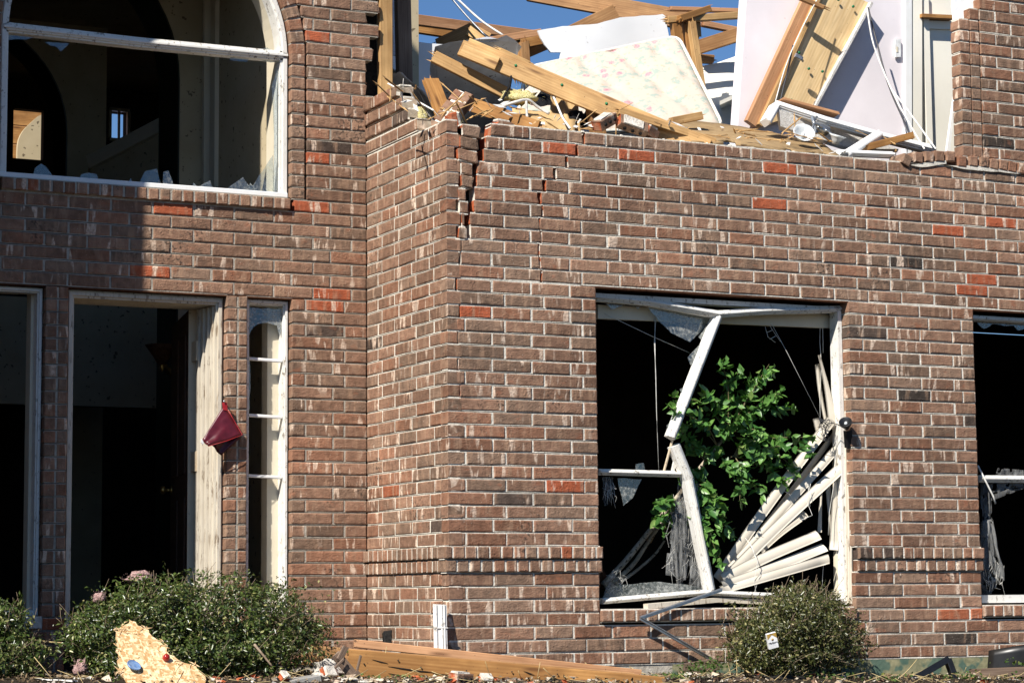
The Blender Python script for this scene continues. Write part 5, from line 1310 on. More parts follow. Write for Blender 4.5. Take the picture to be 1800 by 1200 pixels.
# loose sill bricks
for i, (x, y, rz, tlt) in enumerate(((1592,276,0.5,0.42),(1615,276,0.06,0.05),(1634,275,0.04,0.02),(1653,274,0.02,0.0),(1672,275,0.0,-0.03),(1692,283,0.0,0.04),(1712,283,0.0,0.02),(1731,284,0.0,0.06),(1748,287,0.0,0.1),(1764,289,0.0,0.12),(1780,292,0.0,0.1),(1796,295,0,0.1))):
    p = V(PXY(x, y, -0.018)); mb = MB(); a_ = math.cos(tlt); b_ = math.sin(tlt)
    brick_geo(mb, p - V((0.033*a_, 0, 0.033)), V((a_, 0, -b_)), V((b_, 0, a_)), V((0, -1, 0)), 0, 0.066, 0, 0.066, 0.16, brick_color(), out=0.0); mb.build('brick', 'brick', house)
mb = MB(); mb.plate(jag([(3.249, -0.01, 2.423), (3.428, -0.01, 2.459), (3.532, -0.01, 2.475), (3.535, -0.01, 2.453), (3.337, -0.01, 2.415)], 0.003, 0.04), (0, 0.1, 0)); mb.plate(jag([(3.525, -0.012, 2.444), (3.788, -0.012, 2.457), (4.157, -0.012, 2.448), (4.157, -0.012, 2.433), (3.696, -0.012, 2.428)], 0.003, 0.04), (0, 0.1, 0)); mb.build('sill_mortar', 'mortar', house)
# cables
def cable(label, pts, r, m, name='cable'):
    mb = MB(); mb.tube(smoothpath(pts, 6), r, 6); tag(mb.build(name, m, None, at=tuple(min((V(p) for p in pts), key=lambda p: p.z))), label, 'cable')
cable('white cable stretched from the wall stud to the broken brick corner', [(0.154, 1.2, 2.915), (0.2, 1.1, 2.851), (0.222, 0.95, 2.769), (0.24, 0.7, 2.652)], 0.006, 'wire')
cable('grey cable crossing the sky above the stud frame', [(1.671, 3.6, 4.259), (1.784, 3.5, 4.071), (1.901, 3.4, 3.898)], 0.008, 'steel')
cable('dark cable crossing the sky beside the grey one', [(1.737, 3.6, 4.236), (1.903, 3.5, 4.049), (2.044, 3.4, 3.922)], 0.009, 'wire')
cable('white cable hanging from the underside of the header beam', [(0.983, 0.6, 2.82), (0.967, 0.5, 2.745), (0.912, 0.3, 2.594), (0.886, 0.15, 2.489)], 0.007, 'wire')
cable('black strap hanging off the header beam', [(0.751, 0.66, 2.919), (0.719, 0.62, 2.836), (0.659, 0.58, 2.751), (0.621, 0.55, 2.685)], 0.008, 'blackcloth')
cable('dark cable hanging from the top of the pine panel', [(3.733, 1.08, 3.763), (3.736, 1.0, 3.518), (3.722, 0.85, 3.164), (3.662, 0.6, 2.854), (3.558, 0.4, 2.71)], 0.007, 'rope_dark')
cable('grey cable hanging beside the dark one on the pink wall', [(3.667, 1.0, 3.728), (3.68, 0.95, 3.461), (3.713, 0.8, 3.114), (3.708, 0.6, 2.838), (3.596, 0.3, 2.611)], 0.006, 'wire')
cable('white cable slanting down to the wall top in front of the closet', [(3.713, 0.8, 3.122), (3.711, 0.6, 2.916), (3.65, 0.25, 2.606)], 0.006, 'wire')
cable('black cord drooping down the face of the wide pine panel', [(3.071, 1.03, 3.417), (3.023, 1.02, 3.253), (2.971, 1.0, 3.126), (2.927, 0.98, 3.008)], 0.006, 'rope_dark')
cable('white cord drooping along the side rail of the pine panel', [(3.328, 1.08, 3.806), (3.131, 1.04, 3.505), (2.983, 1.0, 3.244), (2.869, 0.96, 2.983)], 0.004, 'wire')

# ------------------------------------------------------------------ the bed in front of the house
random.seed(77)
# long split header beam on the ground
gb = thing('fallen_beam', (0.215, -0.22, -0.701), 'long orange pine beam of nailed planks lying along the foot of the wall', 'timber')
mb = MB(); mb.beam((-0.663, -0.14, -0.636), (1.007, -0.64, -0.808), 0.042, 0.145, bev=0.004); mb.build('front_plank', 'pine_orange', gb)
mb = MB(); mb.beam(V((-0.879, 0.0, -0.591)), V((0.879, -0.53, -0.768)), 0.045, 0.11, bev=0.004); mb.build('rear_plank', 'pine_brown', gb)
mb = MB(); mb.beam(V((-0.556, 0.04, -0.536)), V((0.992, -0.42, -0.723)), 0.04, 0.045, bev=0.004); mb.build('top_plank', 'fir_red', gb)
for x, y in ((640,1166),(740,1172),(900,1180),(980,1184),(700,1160),(820,1178)):
    mb = MB(); p = V(PXY(x, y, -0.13 - 0.0)); t_ = (x - 535)/630; p = V(PXY(x, y, -0.07 - 0.57*t_ - 0.027)); mb.lathe(p, (0, -1, 0), [(0.004, -0.004), (0.004, 0.002), (0.0, 0.002)], 6); mb.build('nail', 'black', gb)
for x, y, l in ((708,1172,26),(735,1176,34),(790,1184,30),(1052,1190,6),(668,1160,14),(860,1186,22),(930,1180,10),(700,1184,18),(985,1192,16)):
    t_ = (x - 535)/630; yy = -0.07 - 0.57*t_ - 0.0235
    mb = MB(); mb.plate([V(PXY(x - l, y - 2, yy + l/630*0.57)), V(PXY(x, y + 1.2, yy)), V(PXY(x + l, y + 5, yy - l/630*0.57)), V(PXY(x, y + 3, yy))], (0, 0.004, 0)); mb.build('split', 'char_and_shade', gb)
# white trim board leaning on the corner, charred stub, aluminium strip
tr_ = thing('trim_board', (-0.094, -0.1, -0.598), 'short white fluted trim board leaning at the brick corner', 'board')
t0, t1 = V((-0.089, -0.09, -0.598)), V((-0.067, -0.03, -0.329))
mb = MB(); mb.beam(t0, t1, 0.082, 0.012, up=(0, -1, 0)); mb.build('board', 'white', tr_)
for k in (-0.028, 0.006, 0.022):
    mb = MB(); mb.beam(t0 + V((k, -0.009, 0)), t1 + V((k, -0.009, 0)), 0.010, 0.008, up=(0, -1, 0)); mb.build('flute', 'white', tr_)
mb = MB(); mb.beam(t0 + (t1 - t0)*0.52 + V((-0.042, -0.010, 0)), t0 + (t1 - t0)*0.52 + V((0.042, -0.010, 0)), 0.006, 0.008, up=(0, -1, 0)); mb.build('cap_joint', 'white', tr_)
mb = MB(); mb.sheet((-0.159, 0.55, -0.565), (-0.116, 0.55, -0.566), (-0.091, 0.6, -0.481), (-0.144, 0.6, -0.487), 5, 8, 0.03, fn=lambda u, v: 0.008*noise.noise(Vector((u*5, v*7, 2)))); tag(mb.build('charred_stub', 'char_and_shade', None, at=(-0.137, 0.55, -0.565)), 'small charred wood stub standing behind the fallen beam', 'wood stub')
mb = MB()
for a_, b_ in (((1.778, -0.02, -0.257), (1.197, -0.06, -0.418)), ((1.197, -0.06, -0.418), (1.687, -0.05, -0.667))):
    mb.beam(V(a_), V(b_), 0.022, 0.012, up=(0, -1, 0), bev=0.002); mb.beam(V(a_) + V((0, -0.010, 0.006)), V(b_) + V((0, -0.010, 0.006)), 0.006, 0.008, up=(0, -1, 0))
tag(mb.build('aluminium_strip', 'steel', None, at=(1.687, -0.05, -0.667)), 'bent aluminium window strip dangling over the brick sill', 'metal strip')
# strand board in front of the hedge with its tin lid and red cap
ob = thing('strand_board', (-1.844, -0.62, -0.69), 'broken strand board propped against the front of the hedge', 'board')
q0, q1, q2, q3 = V((-2.089, -0.7, -0.765)), V((-1.603, -0.7, -0.778)), V((-1.745, -0.3, -0.39)), V((-1.974, -0.3, -0.416))
outl = [(208,1150),(204,1120),(215,1100),(228,1089),(238,1092),(262,1108),(268,1118),(285,1130),(298,1150),(318,1162),(345,1170),(362,1190),(362,1215),(300,1230),(235,1228),(222,1195),(210,1180)]
pn = (q1 - q0).cross(q3 - q0).normalized()
if pn.y > 0: pn = -pn
def onboard(x, y):
    o = V(PXY(x, y, 0)); dv = (o - CAM); t_ = (q0 - CAM).dot(pn)/dv.dot(pn); return CAM + dv*t_
bp = [onboard(x, y) for x, y in outl]
e1 = (q1 - q0).normalized(); e2 = pn.cross(e1)
bp2 = []
for i, p in enumerate(bp):
    q = bp[(i + 1) % len(bp)]; n_ = max(2, int((q - p).length/0.02))
    for k in range(n_): bp2.append(p + (q - p)*k/n_ + (e1*uni(-1, 1) + e2*uni(-1, 1))*(0.010 if k else 0))
mb = MB(); mb.plate(bp2, -pn*0.012)
mb.uv = [[((mb.v[i] - q0).dot(e1) + 3, (mb.v[i] - q0).dot(e2) + 3) for i in f] for f in mb.f]
mb.build('panel', 'osb', ob)
mb = MB()
for i in range(55):
    x, y = random.choice([(212,1110),(216,1102),(228,1092),(255,1104),(285,1132),(300,1152),(320,1164),(206,1140),(212,1178),(340,1170)])
    p = onboard(x + uni(-5, 5), y + uni(-5, 5)) + pn*0.003; d_ = (e1*uni(-1, 1) + e2*uni(-1, 1)).normalized()
    mb.plate([p, p + d_*uni(.02, .045), p + d_*0.02 + d_.cross(pn)*0.007], pn*0.0015)
tag(mb.build('splinters', 'osb', ob), kind='stuff')
mb = MB(); p = onboard(234, 1174) + pn*0.022; axl = (pn + V((0.25, 0, 0.1))).normalized(); mb.lathe(p, axl, [(0.0, 0.0), (0.030, 0.0), (0.034, 0.002), (0.036, 0.004), (0.036, -0.006), (0.033, -0.006), (0.0, -0.004)], 24)
tag(mb.build('tin_lid', 'blue', None, at=tuple(p)), 'round blue printed tin lid on the broken strand board', 'lid')
mb = MB(); p = onboard(291, 1159) + pn*0.016; mb.lathe(p, (pn + V((0.4, 0, 0.5))).normalized(), [(0.0, 0.018), (0.012, 0.016), (0.018, 0.006), (0.018, -0.010), (0.012, -0.016), (0.0, -0.016)], 14)
tag(mb.build('red_cap', 'redglass', None, at=tuple(p)), 'small shiny red cap on the broken strand board', 'cap')

# edging, paver slabs, rubble, broken rail, black bracket
mb = MB(); mb.sheet((3.673, -0.08, -0.796), (3.921, -0.3, -0.779), (3.929, -0.3, -0.596), (3.693, -0.08, -0.648), 8, 4, 0.012, fn=lambda u, v: 0.02*math.sin(u*4)); tag(mb.build('landscape_edging', 'rubber', None, at=(3.769, -0.1, -0.798)), 'wet black plastic edging strip curling in front of the wall at the right', 'edging')
mb = MB()
for a_, b_ in (((2.729, -0.42, -0.858), (3.172, -0.36, -0.683)), ((3.172, -0.36, -0.683), (3.212, -0.42, -0.88))): mb.beam(V(a_), V(b_), 0.040, 0.008, up=(0, -1, 0.2)); mb.beam(V(a_) + V((0, 0.03, 0.0)), V(b_) + V((0, 0.03, 0)), 0.006, 0.055, up=(0, -1, 0.2))
tag(mb.build('bent_bracket', 'black', None, at=(3.212, -0.42, -0.88)), 'bent black metal bracket standing up from the weeds', 'bracket')
lumber('weathered_post', 'dark weathered post lying among weeds at the lower right', (3.377, -0.3, -0.781), (3.843, -0.45, -0.767), 0.06, 0.06, 'old_and_shade_wood')
rp = thing('rusty_rail', (-0.811, -0.55, -0.701), 'broken rusty iron bracket sticking up before the fallen beam', 'iron bracket')
for nm, a_, b_, wd in (('plate', (-0.84, -0.4, -0.585), (-0.732, -0.42, -0.712), 0.055), ('arm', (-0.782, -0.4, -0.544), (-0.829, -0.42, -0.615), 0.035), ('arm', (-0.811, -0.44, -0.609), (-0.88, -0.45, -0.666), 0.014), ('arm', (-0.706, -0.42, -0.593), (-0.726, -0.42, -0.664), 0.014), ('foot', (-0.785, -0.44, -0.719), (-0.713, -0.42, -0.677), 0.03)):
    mb = MB(); mb.beam(V(a_), V(b_), wd, 0.012, up=(0, -1, 0), cut=0.006); mb.build(nm, 'old_and_shade_wood', rp)
def rock(name, label, c, sz, m, seed, cat='rubble', group='rubble in the flower bed'):
    random.seed(seed); mb = MB(); c = V(c); nu, nv = 9, 6; vs = []; fs = []
    for j in range(nv + 1):
        for i in range(nu):
            th, ph = 2*math.pi*i/nu, math.pi*j/nv; dv = V((math.sin(ph)*math.cos(th), math.sin(ph)*math.sin(th), math.cos(ph)))
            k = 1 + 0.45*noise.noise(dv*1.6 + V((seed*3.1, 0, 0)))
            mx = max(abs(dv.x), abs(dv.y), abs(dv.z)); dv = dv/mx*0.55 + dv*0.45
            vs.append(c + V((dv.x*sz[0]*k, dv.y*sz[1]*k, dv.z*sz[2]*k)))
    for j in range(nv):
        for i in range(nu): fs.append((j*nu + i, j*nu + (i + 1) % nu, (j + 1)*nu + (i + 1) % nu, (j + 1)*nu + i))
    mb.add(vs, fs); return tag(mb.build(name, m, None, at=tuple(c - V((0, 0, sz[2])))), label, cat, group)
rock('rubble_stone', 'pale jagged stone under the left end of the fallen beam', (-0.75, -0.05, -0.66), (0.09, 0.08, 0.045), 'stone', 1)
rock('rubble_stone', 'flat mortar lump before the rusty bracket', (-0.848, -0.5, -0.722), (0.11, 0.06, 0.018), 'stone', 2)
rock('rubble_stone', 'long pale mortar slab in front of the fallen beam', (-0.687, -0.5, -0.726), (0.13, 0.05, 0.013), 'stone', 3)
rock('rubble_stone', 'white plaster lump by the weeds left of the round shrub', (1.441, -0.22, -0.754), (0.05, 0.04, 0.022), 'stone', 5)
rock('rubble_stone', 'small plaster lump below the hedge near the strand board', (-0.956, -0.45, -0.694), (0.05, 0.04, 0.02), 'stone', 6)
rock('rubble_stone', 'rough dark clod at the foot of the round shrub', (1.914, -0.45, -0.791), (0.14, 0.08, 0.04), 'char_and_shade', 9)
lumber('paver_slab', 'grey paving slab at the bottom edge under the hedge', (-1.149, -0.5, -0.732), (-0.989, -0.5, -0.71), 0.14, 0.05, 'slab', 'slab')
lumber('paver_slab', 'pale flat slab at the bottom right corner', (3.417, -0.5, -0.828), (3.842, -0.5, -0.842), 0.10, 0.012, 'slab', 'slab')
lumber('pale_board', 'bleached board end at the bottom left between the shrubs', (-2.354, -0.35, -0.694), (-2.254, -0.45, -0.699), 0.05, 0.03, 'white', 'board')
lumber('brown_edging_board', 'dark brown board half buried before the footing', (1.463, -0.1, -0.718), (1.696, -0.1, -0.69), 0.02, 0.07, 'old_and_shade_wood', 'board')
chunk_brick('brick_fragment', 'red brick fragment in the rubble under the rusty bracket', (-0.898, -0.48, -0.707), (0.9, 0.1, 0.2), (0.09, 0.05, 0.02), False, True, 'brick fragments on the ground')
chunk_brick('brick_fragment', 'cored brick end with mortar in front of the fallen beam', (-0.189, -0.62, -0.755), (0.1, 0.05, 0.25), (0.12, 0.07, 0.06), True, False, 'brick fragments on the ground')
chunk_brick('brick_fragment', 'orange brick splinter beside the cored brick end', (-0.054, -0.62, -0.749), (0.4, 0.0, -0.15), (0.08, 0.04, 0.025), False, True, 'brick fragments on the ground')
chunk_brick('brick_fragment', 'orange brick corner at the bottom edge beside the grey slab', (-1.163, -0.52, -0.72), (0.5, 0.1, 0.2), (0.05, 0.04, 0.03), False, True, 'brick fragments on the ground')
# sticks
def stick(label, pts, r, m='straw', name='stick'):
    mb = MB(); mb.tube(smoothpath(pts, 4), r, 6, r*0.6); tag(mb.build(name, m, None, at=tuple(V(pts[-1]))), label, 'stick', 'sticks in the flower bed')
stick('straight tan stick crossing the gap between the two left shrubs', [(-2.262, 0.45, -0.49), (-2.139, 0.45, -0.51), (-2.014, 0.45, -0.518)], 0.006)
stick('pale tan stick leaning below the round shrub', [(1.763, -0.2, -0.685), (1.778, -0.28, -0.727), (1.824, -0.36, -0.781)], 0.007)
stick('thin dry stalk leaning left of the bent black bracket', [(2.757, -0.36, -0.82), (2.877, -0.34, -0.749), (2.965, -0.32, -0.683)], 0.003)
stick('bleached stick poking out of the hedge front', [(-1.258, -0.3, -0.526), (-1.225, -0.34, -0.579), (-1.189, -0.38, -0.638)], 0.008, 'twig')
# pink insulation
tuft('insulation_scrap', 'greyish pink insulation scrap resting on top of the hedge', (-1.679, 0.42, -0.169), 0.075, 'wool_p', 41, sq=(1.3, 0.6, 0.42))
tuft('insulation_scrap', 'pink insulation scrap caught in the left shoulder of the hedge', (-1.919, 0.3, -0.269), 0.05, 'wool_p', 42, sq=(0.8, 0.5, 0.8))
tuft('insulation_scrap', 'pink insulation scrap on the ground between the left shrubs', (-2.087, 0.05, -0.641), 0.06, 'wool_p', 43, sq=(0.6, 0.6, 0.9))
tuft('insulation_scrap', 'tiny pink scrap at the foot of the round shrub', (1.892, -0.15, -0.692), 0.035, 'wool_p', 44, sq=(1.2, 0.6, 0.4))

# ------------------------------------------------------------------ shrubs
def leaves_mesh(name, pts, nrm, size, m, parent, seed, asp=0.45):
    rg = np.random.default_rng(seed); n = len(pts)
    a = rg.normal(size=(n, 3)); nrm = nrm + rg.normal(size=(n, 3))*0.75; nrm /= np.linalg.norm(nrm, axis=1, keepdims=True)
    a -= nrm*(a*nrm).sum(1, keepdims=True); a /= np.linalg.norm(a, axis=1, keepdims=True); b = np.cross(nrm, a)
    s = (size*rg.uniform(0.5, 1.4, n))[:, None]
    fold = nrm*s*0.12
    v = np.stack([pts - a*s*0.5, pts + b*s*asp*0.5 + fold, pts + a*s*0.5, pts - b*s*asp*0.5 + fold], 1).reshape(-1, 3)
    org = np.array(origin(parent))
    me = bpy.data.meshes.new(name); v = v - org
    me.vertices.add(4*n); me.vertices.foreach_set('co', v.ravel())
    idx = np.arange(4*n, dtype=np.int32).reshape(n, 4)
    tri = np.stack([idx[:, [0, 1, 2]], idx[:, [0, 2, 3]]], 1).reshape(-1, 3)
    me.loops.add(6*n); me.loops.foreach_set('vertex_index', tri.ravel())
    me.polygons.add(2*n); me.polygons.foreach_set('loop_start', np.arange(0, 6*n, 3, dtype=np.int32))
    me.update(); me.validate(); me.materials.append(M[m])
    o = bpy.data.objects.new(name, me); COL.link(o); o.parent = parent; tag(o, kind='stuff'); return o
def bush(label, base, blobs, n, size, m, seed, stems=9, twigs=160, m2='hedge_dry', dry=0.25):
    """blobs: (centre, radii, squareness); leaves fill the outer shell of every blob"""
    t = thing('shrub', base, label, 'shrub', 'clipped shrubs along the house'); rg = np.random.default_rng(seed); random.seed(seed)
    tot = sum(b[1][0]*b[1][2] for b in blobs); P_, N_ = [], []
    for c, r, sq in blobs:
        k = int(n*r[0]*r[2]/tot); d = rg.normal(size=(k, 3)); d /= np.linalg.norm(d, axis=1, keepdims=True)
        mx = np.abs(d).max(1, keepdims=True); d2 = d/mx*sq + d*(1 - sq)
        wob = np.array([noise.noise(Vector(x*2.4 + seed)) for x in d2])*0.30 + np.array([noise.noise(Vector(x*7.0 + seed)) for x in d2])*0.26
        rad = (1 - np.abs(rg.normal(size=k))*0.20) + wob
        core = rg.random(k) < 0.30; rad[core] = rg.uniform(0.35, 0.85, core.sum())
        p = np.array(c) + d2*np.array(r)*rad[:, None]
        hole = np.array([noise.noise(Vector(x*10.0)) for x in p]) + 0.5*np.array([noise.noise(Vector(x*24.0)) for x in p])
        ok = ((hole > -0.04) | (rad < 0.80)) & (rg.random(k) < 0.9) & (p[:, 2] > base[2] + 0.02)
        P_.append(p[ok]); N_.append((d*0.7 + np.array([0, -0.2, 0.5]))[ok])
    P_ = np.concatenate(P_); N_ = np.concatenate(N_); pick = rg.random(len(P_)) < dry + 0.35*np.array([noise.noise(Vector(x*4)) for x in P_])
    leaves_mesh('foliage', P_[~pick], N_[~pick], size, m, t, seed); leaves_mesh('dry_foliage', P_[pick], N_[pick], size*0.9, m2, t, seed + 1)
    b0 = V(base)
    for i in range(stems):
        c, r, sq = random.choice(blobs); e = V(c) + V((uni(-.7, .7)*r[0], uni(-.6, .6)*r[1], uni(-.2, .6)*r[2])); s_ = V((b0.x + (e.x - b0.x)*0.7 + uni(-.05, .05), b0.y + uni(-.05, .05), base[2] - 0.03))
        mb = MB(); mb.tube(smoothpath([s_, s_*0.5 + e*0.5 + V((uni(-.04, .04), uni(-.04, .04), 0)), e], 3), 0.009, 5, 0.003); mb.build('branch', 'twig', t)
    mb = MB()
    idx = rg.choice(len(P_), min(twigs, len(P_)), False)
    for i in idx:
        p = V(P_[i]); d_ = V(N_[i]).normalized() + V((uni(-.8, .8), uni(-.5, .2), uni(-.3, .6))); d_.normalize(); l = uni(.05, .20)
        mb.tube([p - d_*l*0.7, p + V((uni(-.01, .01), 0, uni(-.01, .01))), p + d_*l*0.42], 0.0021, 4, 0.0009)
    tag(mb.build('twigs', 'twig', t), kind='stuff')
    # stray shoots
    sp, sn_ = [], []
    for i in range(150):
        k = rg.integers(len(P_)); p = V(P_[k]); d_ = (V((uni(-.5, .5), uni(-.4, .1), uni(.3, 1)))).normalized(); l = uni(.03, .10)
        if p.z < V(blobs[0][0]).z - 0.05: continue
        for q in range(7): sp.append(tuple(p + d_*l*q/6 + V((uni(-.008, .008), uni(-.008, .008), 0)))); sn_.append((uni(-1, 1), uni(-1, 0), uni(0, 1)))
    if sp: leaves_mesh('shoots', np.array(sp), np.array(sn_), size, m, t, seed + 2)
    return t
def C3(x, y, Y): return tuple(PXY(x, y, Y))
bush('long clipped hedge shrub in front of the entrance door', (C3(330,1190,0.25)[0], 0.20, -0.74),
     [(C3(395,1090,0.22), (0.52, 0.34, 0.235), 0.55), (C3(260,1085,0.25), (0.33, 0.30, 0.20), 0.4), (C3(175,1115,0.2), (0.22, 0.26, 0.16), 0.2), (C3(215,1160,0.1), (0.22, 0.24, 0.12), 0.2), (C3(460,1140,0.15), (0.38, 0.34, 0.15), 0.4), (C3(345,1150,0.15), (0.42, 0.30, 0.16), 0.4), (C3(520,1110,0.2), (0.16, 0.22, 0.10), 0.2)],
     56000, 0.025, 'hedge', 11, 16, 800)
bush('leafy shrub cut off by the left photo edge', (C3(10,1190,0.35)[0], 0.30, -0.72),
     [(C3(5,1092,0.3), (0.15, 0.2, 0.11), 0.2), (C3(15,1160,0.2), (0.22, 0.24, 0.18), 0.3), (C3(-40,1130,0.3), (0.2, 0.24, 0.2), 0.3)], 13000, 0.027, 'hedge', 12, 6, 320)
bush('round shrub in front of the broken front window', (C3(1395,1185,-0.28)[0], -0.28, -0.80),
     [(C3(1400,1105,-0.26), (0.40, 0.34, 0.23), 0.25), (C3(1410,1065,-0.2), (0.27, 0.24, 0.14), 0.1), (C3(1350,1135,-0.3), (0.28, 0.26, 0.17), 0.2), (C3(1455,1130,-0.26), (0.24, 0.26, 0.17), 0.2), (C3(1370,1170,-0.3), (0.2, 0.2, 0.07), 0.2)],
     34000, 0.023, 'hedge_dry', 13, 12, 900, dry=0.35)
# cigarette packet caught in the round shrub
pk_ = thing('cigarette_packet', C3(1357,1140,-0.60), 'white cigarette packet with gold and black top stuck in the round shrub', 'packet')
c = V(C3(1357, 1125, -0.62)); ex = V((0.95, -0.22, 0.24)).normalized(); ez = V((-0.24, -0.12, 0.95)); ez = (ez - ex*ez.dot(ex)).normalized(); ey = ez.cross(ex)
def pbox(x0, x1, y0, y1, z0, z1): return [c + ex*x + ey*y + ez*z for z in (z0, z1) for (x, y) in ((x0, y0), (x1, y0), (x1, y1), (x0, y1))], [(3, 2, 1, 0), (4, 5, 6, 7), (0, 1, 5, 4), (1, 2, 6, 5), (2, 3, 7, 6), (3, 0, 4, 7)]
mb = MB(); mb.add(*pbox(-0.029, 0.029, -0.011, 0.011, -0.044, 0.044)); mb.build('carton_body', 'paper_white', pk_)
sg = -1 if ey.y > 0 else 1
def flat(pts, o): return [c + ex*x + ey*sg*(0.011 + o) + ez*z for x, z in pts]
mb = MB(); mb.plate(flat([(-0.0285, 0.0435), (0.0285, 0.0435), (0.0285, 0.012), (0.0, 0.036), (-0.0285, 0.012)], 0.0006), ey*sg*0.0004); mb.build('gold_chevron', 'gold', pk_)
mb = MB(); mb.plate(flat([(-0.018, 0.0437), (0.018, 0.0437), (0.0, 0.0405)], 0.0013), ey*sg*0.0004); mb.build('black_flap', 'ink', pk_)
mb = MB(); mb.lathe(c + ex*0 + ez*0.008 + ey*sg*0.0118, ey*sg, [(0.007, 0.0), (0.007, 0.0006), (0.0, 0.0006)], 12); mb.build('crest', 'gold', pk_)
cu = bpy.data.curves.new('brand_lettering', 'FONT'); cu.body = 'Marlboro'; cu.size = 0.0165; cu.align_x = 'CENTER'; cu.extrude = 0.0002; cu.space_character = 0.86
to = bpy.data.objects.new('lettering', cu); COL.link(to); cu.materials.append(M['ink'])
bpy.context.view_layer.update(); tm = bpy.data.meshes.new_from_object(to.evaluated_get(bpy.context.evaluated_depsgraph_get())); bpy.data.objects.remove(to); to = bpy.data.objects.new('lettering', tm); COL.link(to)
rt = Matrix((ex, ez, ex.cross(ez))).transposed().to_4x4()
to.parent = pk_; rt.translation = c + ey*sg*0.0122 - ez*0.016 - origin(pk_); to.matrix_basis = rt

# weeds and leaf litter
random.seed(91); rg = np.random.default_rng(91)
wd = thing('weeds', (1.5, -0.3, -0.8), 'low green weeds sprouting along the foot of the front wall', 'weeds'); wd['kind'] = 'stuff'
pp, pn_ = [], []
for cx_, cy_, n_ in ((1225,1178,90),(1245,1170,120),(1190,1190,70),(1160,1195,60),(1700,1190,80),(1740,1195,60),(1660,1192,60),(1560,1195,60),(1610,1198,60),(1785,1190,70),(1790,1165,40),(1370,1190,90),(1400,1182,90),(1440,1190,50),(1500,1196,60),(1200,1198,60),(630,1192,50),(700,1198,60),(760,1199,50),(480,1198,60),(180,1196,60),(220,1199,40)):
    Yb = uni(-0.55, -0.12) if cx_ > 900 else uni(-0.5, -0.2)
    b = V(PXY(cx_, cy_, Yb))
    for k in range(n_):
        pp.append((b.x + random.gauss(0, 0.06), b.y + random.gauss(0, 0.06), b.z + abs(random.gauss(0, 0.022)) - 0.01)); pn_.append((uni(-.4, .4), -0.3, 1))
leaves_mesh('weed_leaves', np.array(pp), np.array(pn_), 0.022, 'weed', wd, 92, 0.7)
lt = thing('leaf_litter', (0.8, -0.3, -0.8), 'dry leaves, chips and straw strewn over the flower bed', 'litter'); lt['kind'] = 'stuff'
pp, pn_ = [], []
for k in range(5200):
    x, y = uni(-2.6, 4.3), uni(-0.95, 1.0)
    if x > 0 and y > -0.01: continue
    pp.append((x, y, ground_z(x, y) + uni(0.004, 0.022))); pn_.append((uni(-.3, .3), uni(-.5, .1), 1))
M['litter'] = mat_leaf('litter', (0.06, 0.04, 0.025), (0.20, 0.14, 0.08), (0.6, 0.52, 0.4), 0.8, 'island', 0.05, 0.1)
leaves_mesh('dry_litter', np.array(pp), np.array(pn_), 0.026, 'litter', lt, 93, 0.55)
mb = MB()
for k in range(260):
    x, y = uni(-2.4, 4.3), uni(-0.9, -0.03); z = ground_z(x, y); d_ = V((uni(-1, 1), uni(-1, 1), uni(0, .35))).normalized(); p = V((x, y, z + 0.008)); mb.tube([p, p + d_*uni(.05, .18)], 0.0018, 4)
tag(mb.build('straws', 'straw', lt), kind='stuff')
mb = MB()
for k in range(420):
    x, y = uni(-2.4, 4.3), uni(-0.95, 0.0); z = ground_z(x, y); s = uni(.006, .022)
    vs = [V((x + uni(-s, s), y + uni(-s, s), z + uni(-.2, 1)*s)) for _ in range(6)]
    mb.add(vs, [(0, 1, 2), (0, 2, 3), (0, 3, 4), (0, 4, 1), (5, 2, 1), (5, 3, 2), (5, 4, 3), (5, 1, 4)])
tag(mb.build('chips', 'stone', lt), kind='stuff')
mb = MB()
for k in range(230):
    x = random.choice([uni(-2.3, 4.2), uni(-1.0, 1.6), uni(-1.0, 0.4)]); y = uni(-0.80, -0.12); z = ground_z(x, y); s = uni(.010, .040)
    vs = [V((x + uni(-s, s), y + uni(-s, s), z + uni(-.2, .9)*s)) for _ in range(8)]
    col = random.choice([CORE, (0.23, 0.14, 0.1), GREY, (0.6, 0.54, 0.45), (0.6, 0.54, 0.45), (0.08, 0.06, 0.05)])
    mb.add(vs, [(0, 1, 2), (0, 2, 3), (0, 3, 4), (0, 4, 1), (5, 2, 1), (5, 3, 2), (6, 4, 3), (6, 1, 4), (5, 6, 3), (7, 5, 1), (7, 1, 6), (7, 6, 5)], col=[col]*12)
tag(mb.build('brick_rubble', 'brick', lt), kind='stuff')

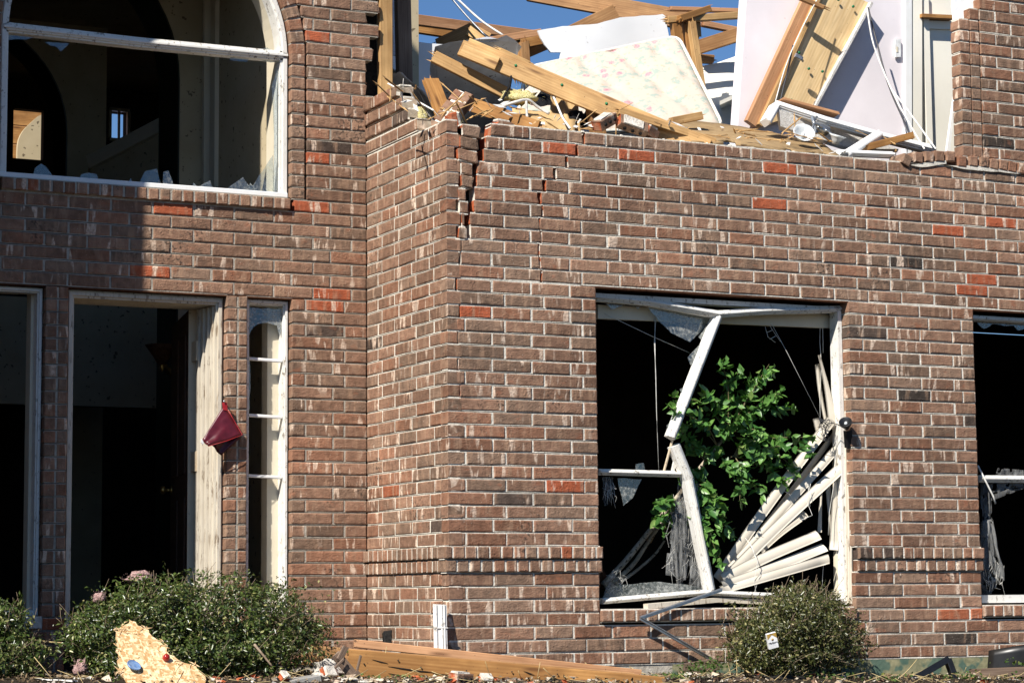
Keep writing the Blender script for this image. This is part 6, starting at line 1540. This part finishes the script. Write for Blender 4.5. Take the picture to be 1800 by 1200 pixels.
# ------------------------------------------------------------------ toppled artificial ficus behind the front window
random.seed(14)
fb = C3(1060, 1034, 0.62)
fc = thing('ficus_tree', fb, 'toppled artificial ficus with glossy green leaves inside the front window', 'indoor plant')
for k, q in enumerate(([(1060,1028),(1100,985),(1140,935),(1185,880),(1240,810),(1280,760)], [(1062,1034),(1110,995),(1142,948),(1175,905),(1225,850)], [(1066,1038),(1115,1005),(1150,975),(1168,950)])):
    mb = MB(); mb.tube(smoothpath([C3(x, y, 0.50 - 0.05*i + 0.05*k) for i, (x, y) in enumerate(q)], 4), 0.021 - 0.004*k, 8, 0.010 - 0.002*k); mb.build('trunk', 'bark', fc)
mb = MB(); mb.tube([C3(1140, 952, 0.52), C3(1152, 930, 0.50), C3(1160, 922, 0.5)], 0.019, 8, 0.012); mb.build('broken_bark', 'carton', fc)
def leaf_mesh():
    ts = [0, 0.12, 0.3, 0.5, 0.7, 0.86, 1.0]; ws = [0.0, 0.20, 0.34, 0.37, 0.27, 0.12, 0.0]; vs = []; fs = []
    mid = [V((t, 0, -0.10*math.sin(t*2.2))) for t in ts]
    for i, (t, w_) in enumerate(zip(ts, ws)):
        vs.append(mid[i]); vs.append(mid[i] + V((0, w_*0.62, w_*0.22))); vs.append(mid[i] + V((0, -w_*0.62, w_*0.22)))
    for i in range(len(ts) - 1):
        o = 3*i; fs += [(o, o + 3, o + 4, o + 1), (o, o + 2, o + 5, o + 3)]
    me = bpy.data.meshes.new('leaf'); me.from_pydata([tuple(v) for v in vs], [], fs); me.polygons.foreach_set('use_smooth', [True]*len(fs)); me.validate(); me.materials.append(M['ficus']); return me
lm = leaf_mesh()
tips = [(1268,636),(1300,650),(1240,690),(1352,640),(1350,655),(1318,668),(1398,720),(1425,768),(1422,795),(1405,830),(1372,690),(1180,698),(1172,715),(1190,745),(1215,790),(1222,740),(1285,700),(1330,720),(1375,765),(1360,820),(1385,850),(1340,870),(1300,880),(1270,890),(1262,930),(1285,945),(1255,960),(1242,900),(1160,885),(1152,920),(1168,935),(1205,850),(1290,830),(1250,800),(1310,790),(1340,800),(1275,760),(1230,830),(1330,760),(1300,740), (1268,985)]
hub = [(1240,810),(1262,785),(1280,760),(1225,850),(1185,880),(1290,800)]
nleaf = 0; LEAVES = []; inner = []; innern = []
for (tx, ty) in tips:
    hx_, hy_ = min(hub, key=lambda h: math.hypot(h[0] - tx, h[1] - ty)); Yt = uni(0.02, 0.22)
    a_ = V(C3(hx_, hy_, 0.18)); b_ = V(C3(tx, ty, Yt)); m_ = (a_ + b_)*0.5 + V((uni(-.05, .05), uni(-.05, .05), uni(.0, .08)))
    pth = smoothpath([a_, m_, b_], 6)
    mb = MB(); mb.tube(pth, 0.0045, 5, 0.0015); mb.build('twig', 'stem', fc)
    nl = 32
    for k in range(nl):
        t_ = 0.28 + 0.72*k/(nl - 1); i = min(len(pth) - 2, int(t_*(len(pth) - 1))); p = pth[i] + (pth[i + 1] - pth[i])*uni(0, 1); d_ = (pth[i + 1] - pth[i]).normalized()
        LEAVES.append((p, d_, k))
random.shuffle(LEAVES)
for i, (p, d_, k) in enumerate(LEAVES):
    s = uni(0.052, 0.084)
    x_ = (d_*0.5 + V((uni(-1, 1), uni(-0.8, 0.5), uni(-0.9, 0.5)))).normalized()
    up = V((uni(-.7, .3), uni(-1.0, -.1), uni(.1, 1))).normalized(); y_ = up.cross(x_).normalized(); z_ = x_.cross(y_)
    if i < 300:
        lo = bpy.data.objects.new('leaf', lm); COL.link(lo); lo.parent = fc
        mm = Matrix((x_, y_, z_)).transposed().to_4x4() @ Matrix.Diagonal((s, s*uni(.85, 1.1), s, 1)); mm.translation = p + x_*0.008 - origin(fc); lo.matrix_basis = mm
    else: inner.append(tuple(p + x_*s*0.5)); innern.append(tuple(z_))
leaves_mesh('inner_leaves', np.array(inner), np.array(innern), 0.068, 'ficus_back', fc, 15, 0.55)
mb = MB(); mb.lathe(V(fb) + V((-0.22, 0.05, -0.02)), (0.75, 0.05, 0.5), [(0.0, -0.02), (0.10, -0.02), (0.13, 0.2), (0.14, 0.22), (0.13, 0.22), (0.0, 0.19)], 18); mb.build('pot', 'lintel', fc)
